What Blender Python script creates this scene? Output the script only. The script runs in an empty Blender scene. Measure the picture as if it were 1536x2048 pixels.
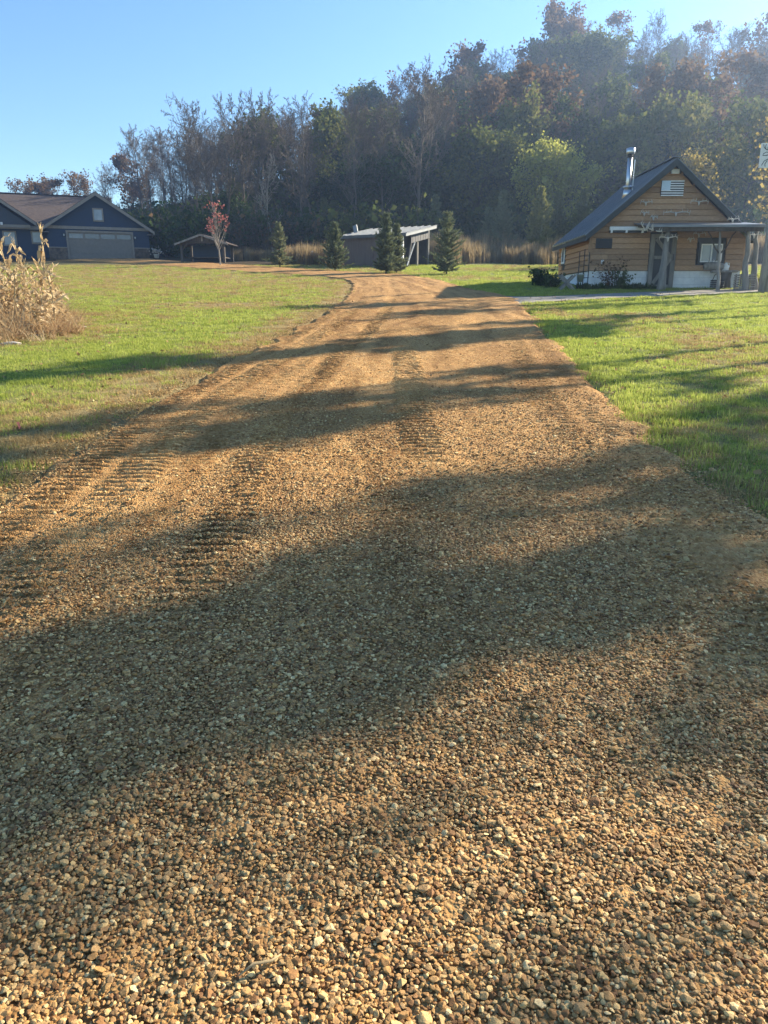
import bpy, bmesh, math, random
import numpy as np
from mathutils import Vector, Matrix

sc = bpy.context.scene
R = math.radians
rng = np.random.default_rng(7)

# ------------------------------------------------------------------ camera
FPX, PITCH, EYE = 1480.0, R(15.6), 1.6
cam_d = bpy.data.cameras.new("camera")
cam = bpy.data.objects.new("camera", cam_d)
sc.collection.objects.link(cam)
cam_d.sensor_fit = 'HORIZONTAL'
cam_d.sensor_width = 36.0
cam_d.lens = 36.0 * FPX / 1536.0
cam_d.clip_start, cam_d.clip_end = 0.05, 3000
cam.location = (0, 0, EYE)
cam.rotation_euler = (R(90) - PITCH, 0, 0)
sc.camera = cam

# ------------------------------------------------------------------ sky, sun, exposure
SUN_AZ, SUN_EL = R(57), R(25)          # azimuth clockwise from +Y (the view direction)
world = bpy.data.worlds.new("World")
sc.world = world
world.use_nodes = True
wn = world.node_tree
wn.nodes.clear()
sky = wn.nodes.new('ShaderNodeTexSky')
sky.sky_type = 'NISHITA'
sky.sun_disc = False
sky.sun_elevation = SUN_EL
sky.sun_rotation = SUN_AZ
sky.air_density, sky.dust_density, sky.ozone_density = 1.0, 0.1, 1.8
sky.altitude = 400
bg = wn.nodes.new('ShaderNodeBackground')
bg.inputs['Strength'].default_value = 0.071
wo = wn.nodes.new('ShaderNodeOutputWorld')
hsv = wn.nodes.new('ShaderNodeHueSaturation')
hsv.inputs['Saturation'].default_value = 1.18
wn.links.new(sky.outputs[0], hsv.inputs['Color'])
wn.links.new(hsv.outputs[0], bg.inputs['Color'])
wn.links.new(bg.outputs[0], wo.inputs['Surface'])

sun_d = bpy.data.lights.new("sun", 'SUN')
sun_d.energy = 5.0
sun_d.angle = R(0.5)
sun_d.color = (1.0, 0.87, 0.66)
sun = bpy.data.objects.new("sun", sun_d)
sc.collection.objects.link(sun)
SUNV = Vector((math.sin(SUN_AZ) * math.cos(SUN_EL), math.cos(SUN_AZ) * math.cos(SUN_EL), math.sin(SUN_EL)))
sun.rotation_euler = SUNV.to_track_quat('Z', 'Y').to_euler()
sun.location = (60, 40, 60)

sc.view_settings.view_transform = 'Standard'
sc.view_settings.look = 'None'
sc.view_settings.gamma = 1.0
sc.view_settings.use_curve_mapping = False
sc.view_settings.exposure = 1.85
sc.cycles.use_denoising = True
sc.cycles.max_bounces = 6
sc.cycles.diffuse_bounces = 3
sc.cycles.transmission_bounces = 4
sc.cycles.volume_bounces = 0
sc.cycles.sample_clamp_indirect = 6.0
HAZE_D, HAZE_G = 0.0011, 0.70

# ------------------------------------------------------------------ terrain shape
Y0H = 68.0
def g1(y):
    return 0.07 * y + 0.0002 * y * np.abs(y)
CX = np.array([-400, -120, -80, -64, -52, -34, -12, 10, 32, 60, 80, 130, 400.])
CZ = np.array([8, 8, 7, 8, 11, 16, 22, 28.5, 36, 35, 34, 30, 28.])
def G(x, y):
    x = np.asarray(x, float); y = np.asarray(y, float)
    base = g1(np.clip(y, -60, Y0H))
    top = g1(Y0H)
    c = np.interp(x, CX, CZ)
    t = np.clip((y - Y0H) / 85.0, 0, 1)
    hill = top + (c - top) * (0.35 * t + 0.65 * (t * t * (3 - 2 * t)))
    far = np.clip((y - 170) / 300, 0, 1)
    hill = hill - far * 14
    bump = 0.5 * np.sin(x * 0.13 + 1) * np.sin(y * 0.11) * np.clip((y - 72) / 30, 0, 1)
    return np.where(y < Y0H, base, hill + bump)
CP, SP = math.cos(PITCH), math.sin(PITCH)
def at(px, py, y):
    """world point at forward distance y that photograph pixel (px, py) looks at"""
    a, b = (px - 768) / FPX, (1024 - py) / FPX
    t = y / (CP + b * SP)
    return Vector((t * a, y, EYE + t * (-SP + b * CP)))
def gp(px, py):
    a, b = (px - 768) / FPX, (1024 - py) / FPX
    d = (a, CP + b * SP, -SP + b * CP)
    A, B, C_ = .0002 * d[1] ** 2, .07 * d[1] - d[2], -EYE
    t = (-B + math.sqrt(B * B - 4 * A * C_)) / (2 * A)
    return t * d[0], t * d[1]
def pix(x, y, z):
    zc = y * CP - (z - EYE) * SP
    return 768 + FPX * x / zc, 1024 - FPX * (y * SP + (z - EYE) * CP) / zc

# smooth 2D value noise (numpy)
_NT = np.random.default_rng(3).random((256, 256))
def vnoise(x, y):
    x = np.asarray(x, float); y = np.asarray(y, float)
    xi, yi = np.floor(x).astype(int), np.floor(y).astype(int)
    fx, fy = x - xi, y - yi
    fx, fy = fx * fx * (3 - 2 * fx), fy * fy * (3 - 2 * fy)
    a = _NT[xi & 255, yi & 255]; b = _NT[(xi + 1) & 255, yi & 255]
    c = _NT[xi & 255, (yi + 1) & 255]; d = _NT[(xi + 1) & 255, (yi + 1) & 255]
    return (a * (1 - fx) + b * fx) * (1 - fy) + (c * (1 - fx) + d * fx) * fy
def fnoise(x, y, o=3):
    s, amp, tot = 0, 1.0, 0
    for k in range(o):
        s = s + amp * vnoise(x * 2 ** k + 17 * k, y * 2 ** k + 31 * k); tot += amp; amp *= .5
    return s / tot

# ------------------------------------------------------------------ scene helpers
def link(o):
    sc.collection.objects.link(o); return o
def tag(o, label=None, cat=None, group=None, kind=None):
    if label: o['label'] = label
    if cat: o['category'] = cat
    if group: o['group'] = group
    if kind: o['kind'] = kind
    return o
def empty(name, loc=(0, 0, 0), rz=0.0):
    o = bpy.data.objects.new(name, None)
    o.location = loc; o.rotation_euler = (0, 0, rz); o.empty_display_size = .3
    return link(o)
def mesh_np(name, V, F, smooth=False):
    """V (n,3); F: list of (m,k) int arrays"""
    me = bpy.data.meshes.new(name)
    V = np.ascontiguousarray(V, dtype=np.float32)
    Fs = [np.asarray(f, np.int32) for f in (F if isinstance(F, list) else [F]) if len(f)]
    loops = np.concatenate([f.ravel() for f in Fs])
    tot = np.concatenate([np.full(len(f), f.shape[1], np.int32) for f in Fs])
    start = np.concatenate([[0], np.cumsum(tot)[:-1]]).astype(np.int32)
    me.vertices.add(len(V)); me.vertices.foreach_set('co', V.ravel())
    me.loops.add(len(loops)); me.loops.foreach_set('vertex_index', loops)
    me.polygons.add(len(tot)); me.polygons.foreach_set('loop_start', start)
    me.polygons.foreach_set('loop_total', tot)
    if smooth: me.polygons.foreach_set('use_smooth', np.ones(len(tot), bool))
    me.update(calc_edges=True); me.validate()
    return me
def obj(name, me, mat=None, parent=None, loc=None):
    o = bpy.data.objects.new(name, me)
    if mat and not me.materials: me.materials.append(mat)
    if parent: o.parent = parent
    if loc is not None: o.location = loc
    return link(o)

class MB:
    def __init__(s): s.v = []; s.f = []
    def add(s, vs, fs):
        n = len(s.v); s.v += [tuple(v) for v in vs]; s.f += [tuple(i + n for i in f) for f in fs]; return s
    def box(s, x0, x1, y0, y1, z0, z1):
        return s.add([(x0, y0, z0), (x1, y0, z0), (x1, y1, z0), (x0, y1, z0), (x0, y0, z1), (x1, y0, z1), (x1, y1, z1), (x0, y1, z1)],
                     [(0, 3, 2, 1), (4, 5, 6, 7), (0, 1, 5, 4), (1, 2, 6, 5), (2, 3, 7, 6), (3, 0, 4, 7)])
    def beam(s, a, b, w, h, up=(0, 0, 1)):
        a, b = Vector(a), Vector(b); d = (b - a).normalized(); up = Vector(up)
        sd = d.cross(up)
        if sd.length < 1e-4: sd = d.cross(Vector((0, 1, 0)))
        sd.normalize(); u = sd.cross(d)
        vs = [p + sd * (i * w / 2) + u * (j * h / 2) for p in (a, b) for i, j in ((-1, -1), (1, -1), (1, 1), (-1, 1))]
        return s.add(vs, [(3, 2, 1, 0), (4, 5, 6, 7), (0, 1, 5, 4), (1, 2, 6, 5), (2, 3, 7, 6), (3, 0, 4, 7)])
    def prism(s, poly, d):
        """poly: list of 3D points (planar); d: extrusion vector"""
        n = len(poly); d = Vector(d)
        vs = [Vector(p) for p in poly] + [Vector(p) + d for p in poly]
        fs = [tuple(range(n - 1, -1, -1)), tuple(range(n, 2 * n))] + [(i, (i + 1) % n, n + (i + 1) % n, n + i) for i in range(n)]
        return s.add(vs, fs)
    def tube(s, pts, rad, n=6, cap=True):
        pts = [Vector(p) for p in pts]
        if not hasattr(rad, '__len__'): rad = [rad] * len(pts)
        rings = []; base = len(s.v)
        ref = Vector((0.3, 0.9, 0.1))
        for i, p in enumerate(pts):
            d = (pts[min(i + 1, len(pts) - 1)] - pts[max(i - 1, 0)]).normalized()
            a = d.cross(ref)
            if a.length < .05: a = d.cross(Vector((1, 0, 0)))
            a.normalize(); b = d.cross(a)
            for k in range(n):
                t = 2 * math.pi * k / n
                s.v.append(tuple(p + (a * math.cos(t) + b * math.sin(t)) * rad[i]))
        for i in range(len(pts) - 1):
            for k in range(n):
                s.f.append((base + i * n + k, base + i * n + (k + 1) % n, base + (i + 1) * n + (k + 1) % n, base + (i + 1) * n + k))
        if cap:
            s.f.append(tuple(base + k for k in range(n - 1, -1, -1)))
            s.f.append(tuple(base + (len(pts) - 1) * n + k for k in range(n)))
        return s
    def mesh(s, name, smooth=False, bevel=0):
        me = bpy.data.meshes.new(name); me.from_pydata(s.v, [], s.f)
        bm = bmesh.new(); bm.from_mesh(me)
        bmesh.ops.recalc_face_normals(bm, faces=bm.faces)
        if bevel:
            bmesh.ops.bevel(bm, geom=list(bm.edges), offset=bevel, segments=1, affect='EDGES', profile=.5)
        bm.to_mesh(me); bm.free()
        if smooth:
            for p in me.polygons: p.use_smooth = True
        return me
    def build(s, name, mat, parent=None, loc=None, smooth=False, bevel=0):
        return obj(name, s.mesh(name, smooth, bevel), mat, parent, loc)

# ------------------------------------------------------------------ materials
def new_mat(name):
    m = bpy.data.materials.new(name); m.use_nodes = True
    nt = m.node_tree; nt.nodes.clear()
    out = nt.nodes.new('ShaderNodeOutputMaterial')
    return m, nt, out
def N(nt, t, **kw):
    n = nt.nodes.new(t)
    for k, v in kw.items():
        if k.startswith('i_'):
            n.inputs[k[2:].replace('_', ' ')].default_value = v
        else: setattr(n, k, v)
    return n
def ramp(nt, fac, stops):
    r = nt.nodes.new('ShaderNodeValToRGB')
    while len(r.color_ramp.elements) < len(stops): r.color_ramp.elements.new(.5)
    for e, (p, c) in zip(r.color_ramp.elements, stops):
        e.position = p; e.color = (*c, 1)
    nt.links.new(fac, r.inputs[0]); return r.outputs[0]
def mixc(nt, fac, a, b, mode='MIX'):
    m = nt.nodes.new('ShaderNodeMix'); m.data_type = 'RGBA'; m.blend_type = mode
    for s, v in ((m.inputs[0], fac), (m.inputs[6], a), (m.inputs[7], b)):
        if isinstance(v, (int, float)): s.default_value = v
        elif isinstance(v, tuple): s.default_value = (*v, 1)
        else: nt.links.new(v, s)
    return m.outputs[2]
def noise(nt, scale, detail=4, rough=.55, coord='Object', stretch=None, dist=0):
    tc = N(nt, 'ShaderNodeTexCoord')
    v = tc.outputs[coord]
    if stretch:
        mp = N(nt, 'ShaderNodeMapping'); mp.inputs['Scale'].default_value = stretch
        nt.links.new(v, mp.inputs[0]); v = mp.outputs[0]
    n = N(nt, 'ShaderNodeTexNoise'); n.inputs['Scale'].default_value = scale
    n.inputs['Detail'].default_value = detail; n.inputs['Roughness'].default_value = rough
    n.inputs['Distortion'].default_value = dist
    nt.links.new(v, n.inputs['Vector']); return n.outputs['Fac']
def bump(nt, h, strength=.3, dist=.02):
    b = N(nt, 'ShaderNodeBump'); b.inputs['Strength'].default_value = strength; b.inputs['Distance'].default_value = dist
    nt.links.new(h, b.inputs['Height']); return b.outputs[0]
def principled(nt, out, col, rough=.7, normal=None, metal=0, spec=.35):
    p = N(nt, 'ShaderNodeBsdfPrincipled')
    if isinstance(col, tuple): p.inputs['Base Color'].default_value = (*col, 1)
    else: nt.links.new(col, p.inputs['Base Color'])
    if isinstance(rough, (int, float)): p.inputs['Roughness'].default_value = rough
    else: nt.links.new(rough, p.inputs['Roughness'])
    p.inputs['Metallic'].default_value = metal
    p.inputs['Specular IOR Level'].default_value = spec
    if normal is not None: nt.links.new(normal, p.inputs['Normal'])
    nt.links.new(p.outputs[0], out.inputs['Surface']); return p
def worn(name, c0, c1, scale=6, stretch=None, rough=.7, bmp=.2, bdist=.01, metal=0, rand=0.0, coord='Object', spec=.35):
    """two-tone noisy surface; rand mixes a per-object brightness change"""
    m, nt, out = new_mat(name)
    n = noise(nt, scale, 6, .6, coord, stretch)
    col = ramp(nt, n, [(.3, c0), (.7, c1)])
    if rand:
        oi = N(nt, 'ShaderNodeObjectInfo')
        lo = ramp(nt, oi.outputs['Random'], [(0, (1 - rand,) * 3), (1, (1 + rand * .6,) * 3)])
        col = mixc(nt, 1.0, col, lo, 'MULTIPLY')
    principled(nt, out, col, rough, bump(nt, n, bmp, bdist) if bmp else None, metal, spec)
    return m
def leaf_mat(name, cols, trans=.4, rough=.6, objrand=True, tint=None):
    """foliage: colour varies per leaf and per plant, light comes through the leaf"""
    m, nt, out = new_mat(name)
    ge = N(nt, 'ShaderNodeNewGeometry')
    fac = ge.outputs['Random Per Island']
    if objrand:
        oi = N(nt, 'ShaderNodeObjectInfo')
        ad = N(nt, 'ShaderNodeMath', operation='MULTIPLY_ADD'); ad.inputs[1].default_value = .5
        nt.links.new(fac, ad.inputs[0])
        hl = N(nt, 'ShaderNodeMath', operation='MULTIPLY'); hl.inputs[1].default_value = .5
        nt.links.new(oi.outputs['Random'], hl.inputs[0]); nt.links.new(hl.outputs[0], ad.inputs[2])
        fac = ad.outputs[0]
    n = len(cols)
    col = ramp(nt, fac, [(i / max(n - 1, 1), c) for i, c in enumerate(cols)])
    d = N(nt, 'ShaderNodeBsdfDiffuse'); t = N(nt, 'ShaderNodeBsdfTranslucent')
    nt.links.new(col, d.inputs[0]); nt.links.new(col, t.inputs[0])
    mx = N(nt, 'ShaderNodeMixShader'); mx.inputs[0].default_value = trans
    nt.links.new(d.outputs[0], mx.inputs[1]); nt.links.new(t.outputs[0], mx.inputs[2])
    nt.links.new(mx.outputs[0], out.inputs['Surface'])
    return m

# geometry-node scatter: instances of prototype meshes on a point mesh
def scatter(name, protos, P, S, ROT, IDX, kind='stuff', label=None, cat=None, parent=None):
    me = bpy.data.meshes.new(name)
    n = len(P)
    me.vertices.add(n); me.vertices.foreach_set('co', np.ascontiguousarray(P, np.float32).ravel())
    S = np.asarray(S, np.float32)
    if S.ndim == 1: S = np.repeat(S[:, None], 3, 1)
    for nm, ty, data, key in (('s', 'FLOAT_VECTOR', S, 'vector'), ('r', 'FLOAT_VECTOR', ROT, 'vector'), ('k', 'INT', IDX, 'value')):
        a = me.attributes.new(nm, ty, 'POINT')
        a.data.foreach_set(key, np.ascontiguousarray(data, np.int32 if ty == 'INT' else np.float32).ravel())
    col = bpy.data.collections.new(name + "_kinds")
    for i, pm in enumerate(protos):
        col.objects.link(bpy.data.objects.new(f"{name}_kind_{i:02d}", pm))
    ng = bpy.data.node_groups.new(name + "_nodes", 'GeometryNodeTree')
    ng.interface.new_socket('Geometry', in_out='INPUT', socket_type='NodeSocketGeometry')
    ng.interface.new_socket('Geometry', in_out='OUTPUT', socket_type='NodeSocketGeometry')
    gi, go = ng.nodes.new('NodeGroupInput'), ng.nodes.new('NodeGroupOutput')
    ci = ng.nodes.new('GeometryNodeCollectionInfo'); ci.inputs['Collection'].default_value = col
    ci.inputs['Separate Children'].default_value = True
    ip = ng.nodes.new('GeometryNodeInstanceOnPoints'); ip.inputs['Pick Instance'].default_value = True
    def attr(nm, ty):
        a = ng.nodes.new('GeometryNodeInputNamedAttribute'); a.data_type = ty; a.inputs['Name'].default_value = nm
        return [o for o in a.outputs if o.name == 'Attribute' and o.enabled][0]
    e2r = ng.nodes.new('FunctionNodeEulerToRotation')
    ng.links.new(attr('r', 'FLOAT_VECTOR'), e2r.inputs[0])
    ng.links.new(gi.outputs[0], ip.inputs['Points'])
    ng.links.new(ci.outputs[0], ip.inputs['Instance'])
    ng.links.new(attr('k', 'INT'), ip.inputs['Instance Index'])
    ng.links.new(e2r.outputs[0], ip.inputs['Rotation'])
    ng.links.new(attr('s', 'FLOAT_VECTOR'), ip.inputs['Scale'])
    ng.links.new(ip.outputs[0], go.inputs[0])
    o = bpy.data.objects.new(name, me)
    md = o.modifiers.new("scatter", 'NODES'); md.node_group = ng
    link(o)
    if parent: o.parent = parent
    tag(o, label, cat, None, kind)
    return o
# ------------------------------------------------------------------ ground, road, path
ROAD_L = [(-2.5, -5), (-2.5, 0), (-2.5, 4.6), (-2.6, 7), (-2.45, 9), (-2.2, 11.5), (-1.8, 15), (-1.45, 20), (-1.2, 25.7), (-1.3, 31), (-2.0, 36), (-4.2, 39.7), (-7.3, 42.8), (-11.2, 47.3), (-15.7, 52.4), (-20.5, 57), (-25.6, 60.9)]
ROAD_R = [(2.4, -5), (2.4, 0), (2.4, 4.4), (2.4, 7), (2.6, 9), (2.9, 11.8), (3.2, 15.4), (3.75, 19), (4.0, 25.0), (3.1, 29.5), (2.5, 34.5), (1.3, 39.7), (-1.9, 43.0), (-4.9, 46.5), (-8.6, 51.0), (-14.0, 57), (-19.2, 63.6)]
def edge_x(pts, y):
    p = np.array(pts[:10]); return np.interp(y, p[:, 1], p[:, 0])
def road_inside(x, y):
    """signed: >0 inside the straight part of the drive (metres from the nearer edge)"""
    return np.minimum(x - edge_x(ROAD_L, y), edge_x(ROAD_R, y) - x)
def poly_inside(x, y, poly):
    ins = np.zeros(np.shape(x), bool)
    n = len(poly)
    for i in range(n):
        x0, y0 = poly[i]; x1, y1 = poly[(i + 1) % n]
        if y0 == y1: continue
        c = ((y0 > y) != (y1 > y)) & (x < (x1 - x0) * (y - y0) / (y1 - y0) + x0)
        ins ^= c
    return ins
ROAD_POLY = ROAD_L + ROAD_R[::-1]
PATH_POLY = [(3.2, 21.4), (4.6, 22.6), (7.4, 24.4), (9.7, 25.3), (13.7, 27.2), (19, 28.6), (19, 30.3), (14.3, 29.2), (9.4, 27.2), (6.9, 25.9), (4.9, 24.9), (3.2, 25.2)]

def dry_mask(x, y):
    """0 green lawn .. 1 straw-coloured; worn verge along the drive and bleached patches"""
    x = np.asarray(x, float); y = np.asarray(y, float)
    dl = edge_x(ROAD_L, y) - x
    w = np.interp(y, [0, 5, 9, 14, 22, 34], [1.9, 1.9, 1.6, 1.25, 1.0, 1.1])
    verge = np.clip(1.25 - dl / w, 0, 1) * (dl > -1.5) * (y < 40)
    far = np.clip((y - 19) / 15, 0, .72) * (x < 1)
    pat = np.clip((fnoise(x * .35 + 5, y * .22 + 3) - .55) * 4.5, 0, 1) * .75
    spot = np.exp(-(((x + 4.6) / 2.2) ** 2 + ((y - 21.5) / 1.6) ** 2)) + np.exp(-(((x - 5.6) / .9) ** 2 + ((y - 10.4) / 1.3) ** 2)) \
        + .9 * np.exp(-(((x + 6.3) / 1.2) ** 2 + ((y - 15) / 2.2) ** 2))
    return np.clip(np.maximum(verge * (.75 + .5 * fnoise(x * 2, y * 2)), np.maximum(far * (.5 + .8 * fnoise(x * .8, y * .5)), np.maximum(pat, spot))), 0, 1)

def axis(stops):
    out = []
    for a, b, st in stops: out += list(np.arange(a, b, st))
    return np.array(out + [stops[-1][1]])
gx = axis([(-1500, -200, 130), (-200, -60, 10), (-60, -14, 2), (-14, 16, .5), (16, 70, 2), (70, 200, 10), (200, 1500, 130)])
gy = axis([(-600, -40, 70), (-40, -6, 4), (-6, 42, .5), (42, 76, 1.5), (76, 190, 4), (190, 520, 30), (520, 1800, 160)])
XX, YY = np.meshgrid(gx, gy)
ZZ = G(XX, YY)
inr = poly_inside(XX, YY, ROAD_POLY) | poly_inside(XX, YY, PATH_POLY)
ZZ = ZZ - .05 * inr
nx_, ny_ = len(gx), len(gy)
I = np.arange(nx_ * ny_).reshape(ny_, nx_)
gf = np.stack([I[:-1, :-1], I[:-1, 1:], I[1:, 1:], I[1:, :-1]], -1).reshape(-1, 4)
gme = mesh_np('ground', np.stack([XX, YY, ZZ], -1).reshape(-1, 3), gf, True)
at_ = gme.attributes.new('dry', 'FLOAT', 'POINT')
at_.data.foreach_set('value', dry_mask(XX, YY).astype(np.float32).ravel())
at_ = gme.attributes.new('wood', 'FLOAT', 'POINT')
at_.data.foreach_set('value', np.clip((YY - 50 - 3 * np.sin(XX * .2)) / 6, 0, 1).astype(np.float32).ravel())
m_ground, nt, out = new_mat('lawn_soil')
a1 = N(nt, 'ShaderNodeAttribute', attribute_name='dry'); a2 = N(nt, 'ShaderNodeAttribute', attribute_name='wood')
n1 = noise(nt, 1.3, 6, .65); n2 = noise(nt, 28, 5, .7)
green = ramp(nt, n2, [(.25, (.09, .11, .03)), (.75, (.23, .25, .07))])
straw = ramp(nt, n2, [(.25, (.17, .125, .055)), (.75, (.38, .29, .14))])
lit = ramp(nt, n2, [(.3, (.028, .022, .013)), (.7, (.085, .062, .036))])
c = mixc(nt, a1.outputs['Fac'], green, straw)
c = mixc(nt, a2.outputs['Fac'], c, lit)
principled(nt, out, c, .95, bump(nt, n2, .8, .03), spec=.1)
tag(obj('ground', gme, m_ground), 'sloping lawn and wooded hillside', kind='structure')

# --- drive surface
def resample(pts, n_per):
    p = np.array(pts, float); out = []
    # Catmull-Rom through matching knots
    for i in range(len(p) - 1):
        p0, p1, p2, p3 = p[max(i - 1, 0)], p[i], p[i + 1], p[min(i + 2, len(p) - 1)]
        t = np.linspace(0, 1, n_per[i], endpoint=False)[:, None]
        out.append(.5 * (2 * p1 + (p2 - p0) * t + (2 * p0 - 5 * p1 + 4 * p2 - p3) * t ** 2 + (3 * p1 - p0 - 3 * p2 + p3) * t ** 3))
    out.append(p[-1:]); return np.concatenate(out)
nper = []
for i in range(len(ROAD_L) - 1):
    a, b = np.array(ROAD_L[i]), np.array(ROAD_L[i + 1]); ln = np.linalg.norm(b - a)
    st = .018 if 2 < a[1] < 12 else .035 if a[1] < 14 and a[1] >= 0 else (.028 if 0 <= a[1] < 20 else .07 if a[1] < 25 and a[1] >= 0 else .3)
    nper.append(int(ln / st))
EL, ER = resample(ROAD_L, nper), resample(ROAD_R, nper)
s_ = np.arange(len(EL))
EL[:, 0] += (fnoise(EL[:, 1] * 1.6, EL[:, 0] * .5) - .5) * .46
ER[:, 0] += (fnoise(ER[:, 1] * 1.9 + 40, ER[:, 0] * .5) - .5) * .48
NU = 150
U = np.linspace(0, 1, NU)
RX = EL[:, None, 0] * (1 - U) + ER[:, None, 0] * U
RY = EL[:, None, 1] * (1 - U) + ER[:, None, 1] * U
def box_mask(v, a, b, soft):
    return np.clip((v - a) / soft, 0, 1) * np.clip((b - v) / soft, 0, 1)
def road_disp(x, y):
    dl = x - edge_x(ROAD_L, y); dr = edge_x(ROAD_R, y) - x
    wob = (fnoise(x * 1.1, y * .6) - .5)
    def cleat(per, off, skew=0.0, wd=.2):
        p_ = y / per + off + .35 * wob + skew * x; fr = p_ - np.floor(p_)
        return .45 - 1.25 * np.exp(-((fr - .5) / wd) ** 2)
    br = np.clip(fnoise(x * 3.5 + 9, y * .7) * 1.9 - .1, .4, 1.15)
    d = 0
    for (a_, b_, off, y0, y1, amp) in ((.10, .46, 0, 2.4, 24, .032), (.52, .92, .45, 2.4, 25, .034), (1.38, 1.74, .2, 2.6, 24, .036), (.95, 1.3, .7, 5, 12, .016)):
        d = d + amp * cleat(.095, off) * box_mask(dl, a_, b_, .05) * box_mask(y, y0, y1, 1.2) * br
    d += .044 * cleat(.10, .3) * box_mask(x, .10, .55, .07) * box_mask(y, 5.2, 12.5, .9) * br
    d += .018 * cleat(.10, .1) * box_mask(x, -.35, .05, .1) * box_mask(y, 5.0, 9, .9) * br
    for (a_, b_, off) in ((.15, .5, 0), (.55, .95, .4)):
        d += .020 * cleat(.095, off, .3) * box_mask(dr, a_, b_, .06) * box_mask(y, 1.8, 15, 1.2) * br
    # wheel ruts and churned spots farther up
    d += -.02 * np.exp(-((dl - 1.55) / .22) ** 2) * np.clip((y - 9) / 6, 0, 1)
    d += -.02 * np.exp(-((dr - 1.35) / .22) ** 2) * np.clip((y - 12) / 6, 0, 1)
    d += .05 * (fnoise(x * 1.7 + 3, y * .9) - .5) * np.clip((y - 10) / 8, .25, 1)
    d += .020 * (fnoise(x * 9, y * 9, 2) - .5)
    ed = np.clip(np.minimum(dl, dr) / .25, 0, 1)
    d += .03 * np.clip(1 - np.abs(dl - .05) / .18, 0, 1) * (fnoise(x * 6, y * 6) - .1)
    return d * np.where(y < 40, ed * .85 + .15, 1)
def road_z(x, y):
    return G(x, y) + .03 + road_disp(x, y)
crown = .035 * (1 - (2 * U - 1) ** 2)[None, :]
RZ = road_z(RX, RY) + crown
edgef = np.clip(np.minimum(U, 1 - U) / .02, 0, 1)[None, :]
RZ = G(RX, RY) - .02 + (RZ - G(RX, RY) + .02) * edgef
gritr = np.random.default_rng(5).normal(0, .0035, RX.shape)
RZ += gritr * edgef * (RY < 20)
nr = len(EL)
I = np.arange(nr * NU).reshape(nr, NU)
rf = np.stack([I[:-1, :-1], I[:-1, 1:], I[1:, 1:], I[1:, :-1]], -1).reshape(-1, 4)
RS_ = np.concatenate([[0], np.cumsum(np.hypot(*np.diff((EL + ER) / 2, axis=0).T))])
rme = mesh_np('driveway', np.stack([RX, RY, RZ], -1).reshape(-1, 3), rf, True)
for nm_, dat_ in (('across', np.broadcast_to(U * 5.0, RX.shape)), ('along', np.broadcast_to(RS_[:, None], RX.shape))):
    a_ = rme.attributes.new(nm_, 'FLOAT', 'POINT'); a_.data.foreach_set('value', np.ascontiguousarray(dat_, np.float32).ravel())
m_road, nt, out = new_mat('packed_brown_gravel')
tc = N(nt, 'ShaderNodeTexCoord')
v1 = N(nt, 'ShaderNodeTexVoronoi'); v1.inputs['Scale'].default_value = 48; nt.links.new(tc.outputs['Object'], v1.inputs['Vector'])
v2 = N(nt, 'ShaderNodeTexVoronoi'); v2.inputs['Scale'].default_value = 95; nt.links.new(tc.outputs['Object'], v2.inputs['Vector'])
big = noise(nt, .55, 5, .6); fine = noise(nt, 60, 4, .7)
soil = ramp(nt, big, [(.3, (.23, .115, .042)), (.5, (.345, .188, .070)), (.72, (.45, .268, .108))])
stone = ramp(nt, v1.outputs['Color'], [(.1, (.19, .090, .032)), (.4, (.37, .198, .070)), (.7, (.49, .30, .118)), (.95, (.61, .44, .21))])
stone2 = ramp(nt, v2.outputs['Color'], [(.1, (.21, .110, .044)), (.5, (.39, .228, .092)), (.95, (.54, .385, .20))])
mk = noise(nt, 1.1, 4, .6)
c = mixc(nt, ramp(nt, fine, [(.4, (0, 0, 0)), (.62, (1, 1, 1))]), soil, stone2)
c = mixc(nt, ramp(nt, mk, [(.38, (.1, .1, .1)), (.62, (.75, .75, .75))]), c, stone)
cb = N(nt, 'ShaderNodeCombineXYZ'); aa = N(nt, 'ShaderNodeAttribute', attribute_name='across'); ab = N(nt, 'ShaderNodeAttribute', attribute_name='along')
m1 = N(nt, 'ShaderNodeMath', operation='MULTIPLY'); m1.inputs[1].default_value = 2.6; nt.links.new(aa.outputs['Fac'], m1.inputs[0])
m2 = N(nt, 'ShaderNodeMath', operation='MULTIPLY'); m2.inputs[1].default_value = .16; nt.links.new(ab.outputs['Fac'], m2.inputs[0])
nt.links.new(m1.outputs[0], cb.inputs[0]); nt.links.new(m2.outputs[0], cb.inputs[1])
sn = N(nt, 'ShaderNodeTexNoise'); sn.inputs['Scale'].default_value = 1.0; sn.inputs['Detail'].default_value = 5; sn.inputs['Roughness'].default_value = .65; sn.inputs['Distortion'].default_value = .6
nt.links.new(cb.outputs[0], sn.inputs['Vector'])
c = mixc(nt, 1.0, c, ramp(nt, sn.outputs['Fac'], [(.34, (.58, .53, .48)), (.5, (.95, .93, .9)), (.66, (1.18, 1.18, 1.16))]), 'MULTIPLY')
hb = mixc(nt, .5, v1.outputs['Distance'], v2.outputs['Distance'])
inv = N(nt, 'ShaderNodeMath', operation='SUBTRACT'); inv.inputs[0].default_value = 1.0; nt.links.new(hb, inv.inputs[1])
principled(nt, out, c, .95, bump(nt, inv.outputs[0], .9, .012), spec=.12)
tag(obj('driveway', rme, m_road), 'brown gravel driveway with tread marks', kind='structure')

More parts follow.
